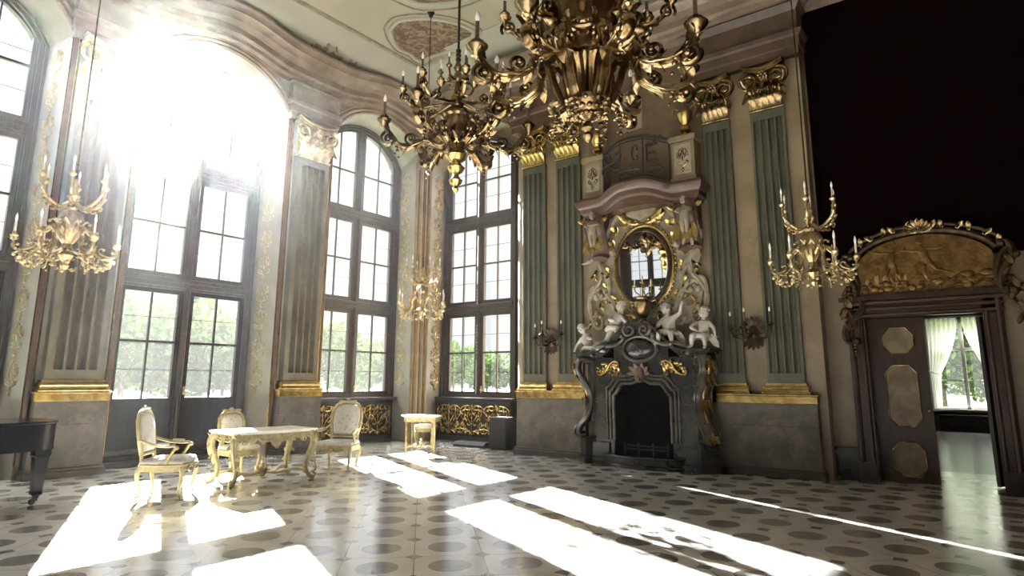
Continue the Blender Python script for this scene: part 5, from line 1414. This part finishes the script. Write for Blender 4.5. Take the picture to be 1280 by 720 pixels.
k = MB(); k.box(-.3,.3,-1.0,-.94,.985,1.16); k.box(-.34,.34,-1.02,-.7,.985,1.0); k.build('music_desk', M['lacquer'], PN, smooth=0, bevel=.006)
k = MB(); k.box(-.56,.56,-1.35,-1.18,.68,.72)
k.build('key_bed', M['lacquer'], PN, smooth=0, bevel=.006)
k = MB()
for i in range(52): k.box(-.545+i*.021,-.545+i*.021+.0195,-1.34,-1.2,.72,.735)
k.build('keyboard', M['candle'], PN, smooth=0); [o for o in PN.children if o.name.startswith('keyboard')][0]['kind'] = 'stuff'
k = MB(); k.box(-.16,.16,-.95,-.87,.1,.2); k.tube([(-.08,-.9,.18),(-.04,-.9,.66)], .014, n=6); k.tube([(.08,-.9,.18),(.04,-.9,.66)], .014, n=6)
for i in (-1,0,1): k.box(i*.08-.015,i*.08+.015,-1.06,-.94,.1,.115)
k.build('pedal_lyre', M['lacquer'], PN, smooth=0, bevel=.004)

# ------------------------------------------------------------------ outdoors
k = MB(); k.box(-140,-13.4,-60,150,-1.4,-1.0); k.box(-13.4,40,25.5,150,-1.4,-1.0)
shell(k.build('ground', M['lawn'], smooth=0), 'lawn outside the windows')
def tree_mesh(seed, h, w, m, conifer=False):
    rnd = random.Random(seed); vs, fs = [], []
    def leafcard(c, s):
        a = Vector((rnd.gauss(0,1),rnd.gauss(0,1),rnd.gauss(0,.7))).normalized(); b = a.orthogonal().normalized(); b = Matrix.Rotation(rnd.uniform(0,6.28),3,a) @ b; e = a.cross(b)
        i = len(vs); vs.extend([c-b*s, c+e*s*.5, c+b*s, c-e*s*.5]); fs.append((i,i+1,i+2,i+3))
    if conifer:
        for i in range(2600):
            t = rnd.random()**.8; r = w*(1-t)*(.55+.45*rnd.random())+.05; a = rnd.uniform(0,2*PI)
            leafcard(Vector((r*cos(a), r*sin(a), h*(.08+.92*t)-.25*r)), rnd.uniform(.2,.4))
    else:
        cl = [Vector((rnd.gauss(0,w*.38),rnd.gauss(0,w*.38),h*rnd.uniform(.4,.86))) for _ in range(16)]
        for i in range(4200):
            c = rnd.choice(cl); q = Vector((rnd.gauss(0,1),rnd.gauss(0,1),rnd.gauss(0,.8))).normalized()*rnd.uniform(.75,1.0)*w*.42
            leafcard(c+q, rnd.uniform(.16,.34))
    mb = MB(); mb.add(vs, fs)
    tr = MB(); tr.tube([(0,0,-.4),(0.05,0,h*.25),(-.05,.05,h*.55),(0,0,h*.8)], [h*.03,h*.022,h*.014,h*.004], n=7)
    if not conifer:
        for i in range(7): a = i*.9; tr.tube(spline([(0,0,h*(.28+.05*i)),(w*.2*cos(a),w*.2*sin(a),h*(.4+.05*i)),(w*.45*cos(a),w*.45*sin(a),h*(.5+.05*i))], 3), [h*.01]*7, n=5)
    return mb, tr
KIND = []
for nm, seed, h, w, m, con in (('broadleaf_tree',1,8.2,3.6,'leafA',0),('broadleaf_tree',2,7.2,4.0,'leafB',0),('conifer_tree',3,11.0,2.2,'leafC',1),('broadleaf_tree',4,6.2,3.8,'leafA',0)):
    a, b = tree_mesh(seed, h, w, m, con); KIND.append([nm, a, b, m, None])
spots = [(-44,17.2,0,'broad pale green tree at the left edge of the French window view'),(-47,21.5,1,'olive green tree left of centre in the French window view'),(-58,28.0,2,'tall pointed conifer rising behind the trees in the right half of the French window'),
         (-43,23.3,3,'low green tree in the middle of the French window view'),(-46,28.0,0,'full green tree in the right half of the French window view'),(-42,29.5,1,'olive green tree at the right edge of the French window view'),
         (-62,22.5,1,'distant olive tree behind the French window trees'),
         (-58,47.5,3,'hazy tree low in the left half of the corner window'),(-60,53.0,0,'hazy green tree in the middle of the corner window'),(-56,57.5,1,'hazy olive tree in the right half of the corner window'),
         (-62,68,0,'hazy green tree low in the left half of the window by the fireplace wall'),(-54,66,3,'hazy low tree in the middle of the window by the fireplace wall'),(-50,70,1,'hazy olive tree in the right half of the window by the fireplace wall'),
         (-2.5,48,0,'green tree outside the window of the room beyond, on the left'),(.5,50,1,'olive tree outside the window of the room beyond, on the right'),
         (-44,8,0,'green tree outside the leftmost window'),(-48,11.5,1,'olive tree outside the leftmost window')]
for x, y, q, lab in spots:
    K = KIND[q]
    if K[4] is None:
        t = thing(K[0], lab, 'tree', (x,y,-1.05), 0, 'trees outside the windows'); K[1].build('foliage', M[K[3]], t, smooth=0); K[2].build('trunk', M['bark'], t); K[4] = t
    else: again(K[4], (x,y,-1.05), random.uniform(0,6), lab)

# ------------------------------------------------------------------ daylight
wd = bpy.data.worlds.new('daylight'); SC.world = wd; wd.use_nodes = True
N, L = wd.node_tree.nodes, wd.node_tree.links; bg = N['Background']
tc = N.new('ShaderNodeTexCoord'); sp = N.new('ShaderNodeSeparateXYZ'); L.new(tc.outputs['Generated'], sp.inputs[0])
cr = N.new('ShaderNodeValToRGB'); e = cr.color_ramp.elements
e[0].position = 0.0; e[0].color = (0.70,0.72,0.74,1); e[1].position = 0.30; e[1].color = (0.86,0.90,0.95,1)
q = cr.color_ramp.elements.new(0.55); q.color = (1.0,1.0,1.0,1)
mr = N.new('ShaderNodeMapRange'); mr.inputs['From Min'].default_value = .42; mr.inputs['From Max'].default_value = .75; mr.inputs['To Min'].default_value = 1.0; mr.inputs['To Max'].default_value = ZEN
L.new(sp.outputs['Z'], cr.inputs['Fac']); L.new(sp.outputs['Z'], mr.inputs['Value']); L.new(cr.outputs['Color'], bg.inputs['Color'])
ms = N.new('ShaderNodeMath'); ms.operation = 'MULTIPLY'; ms.inputs[1].default_value = SKY; L.new(mr.outputs['Result'], ms.inputs[0]); L.new(ms.outputs[0], bg.inputs['Strength'])
sd = Vector((-2.1,.945,1.0)).normalized()
su = bpy.data.lights.new('sun', 'SUN'); su.energy = SUN; su.angle = math.radians(.6); su.color = (1.0,.98,.95)
so = bpy.data.objects.new('sun', su); COL.objects.link(so); so.rotation_euler = sd.to_track_quat('Z','Y').to_euler(); so.location = sd*60

# ------------------------------------------------------------------ camera
Fx, Py, Hc = 781.0, 333.0, 1.5
pi_, ro, ya = (math.radians(a) for a in (10.36,0.26,-37.12))
Fw = Vector((cos(pi_)*sin(ya), cos(pi_)*cos(ya), sin(pi_))); R0 = Vector((cos(ya), -sin(ya), 0)); U0 = R0.cross(Fw)
Rr = R0*cos(ro)+U0*sin(ro); Uu = -R0*sin(ro)+U0*cos(ro)
cam = bpy.data.cameras.new('camera'); co = bpy.data.objects.new('camera', cam); COL.objects.link(co)
mw = Matrix((( Rr.x,Uu.x,-Fw.x,0),(Rr.y,Uu.y,-Fw.y,0),(Rr.z,Uu.z,-Fw.z,Hc),(0,0,0,1))); co.matrix_world = mw
cam.sensor_width = 36; cam.lens = Fx/1280*36; cam.shift_y = -(360-Py)/1280; cam.clip_end = 400; cam.clip_start = .05
SC.camera = co
SC.view_settings.view_transform = 'Standard'; SC.view_settings.look = 'None'; SC.view_settings.gamma = 1; SC.view_settings.exposure = EXPO
SC.view_settings.use_curve_mapping = False
SC.cycles.use_denoising = True
SC.cycles.max_bounces = 10; SC.cycles.diffuse_bounces = 5; SC.cycles.glossy_bounces = 4; SC.cycles.transmission_bounces = 4; SC.cycles.transparent_max_bounces = 16
SC.cycles.caustics_reflective = False; SC.cycles.caustics_refractive = False; SC.cycles.sample_clamp_indirect = 4
# ------------------------------------------------------------------ thin scattering volume added to the hall to make the glare round the sun
def haze(density, aniso):
    m = bpy.data.materials.new('glare_haze'); m.use_nodes = True; N, L = m.node_tree.nodes, m.node_tree.links
    N.remove(N['Principled BSDF']); v = N.new('ShaderNodeVolumeScatter'); v.inputs['Density'].default_value = density; v.inputs['Anisotropy'].default_value = aniso
    v.inputs['Color'].default_value = (.93,.97,1,1)
    L.new(v.outputs[0], N['Material Output'].inputs['Volume'])
    k = MB(); k.box(-13.6, XR+.4, YB-.5, 13.6, -.3, CEIL+.5)
    o = k.build('glare_haze', m, None, smooth=0); put(o, 'thin haze volume added to the hall for the glare around the sunlit window', 'haze', None, 'stuff')
    return o
if HAZE: haze(HAZE, ANISO)
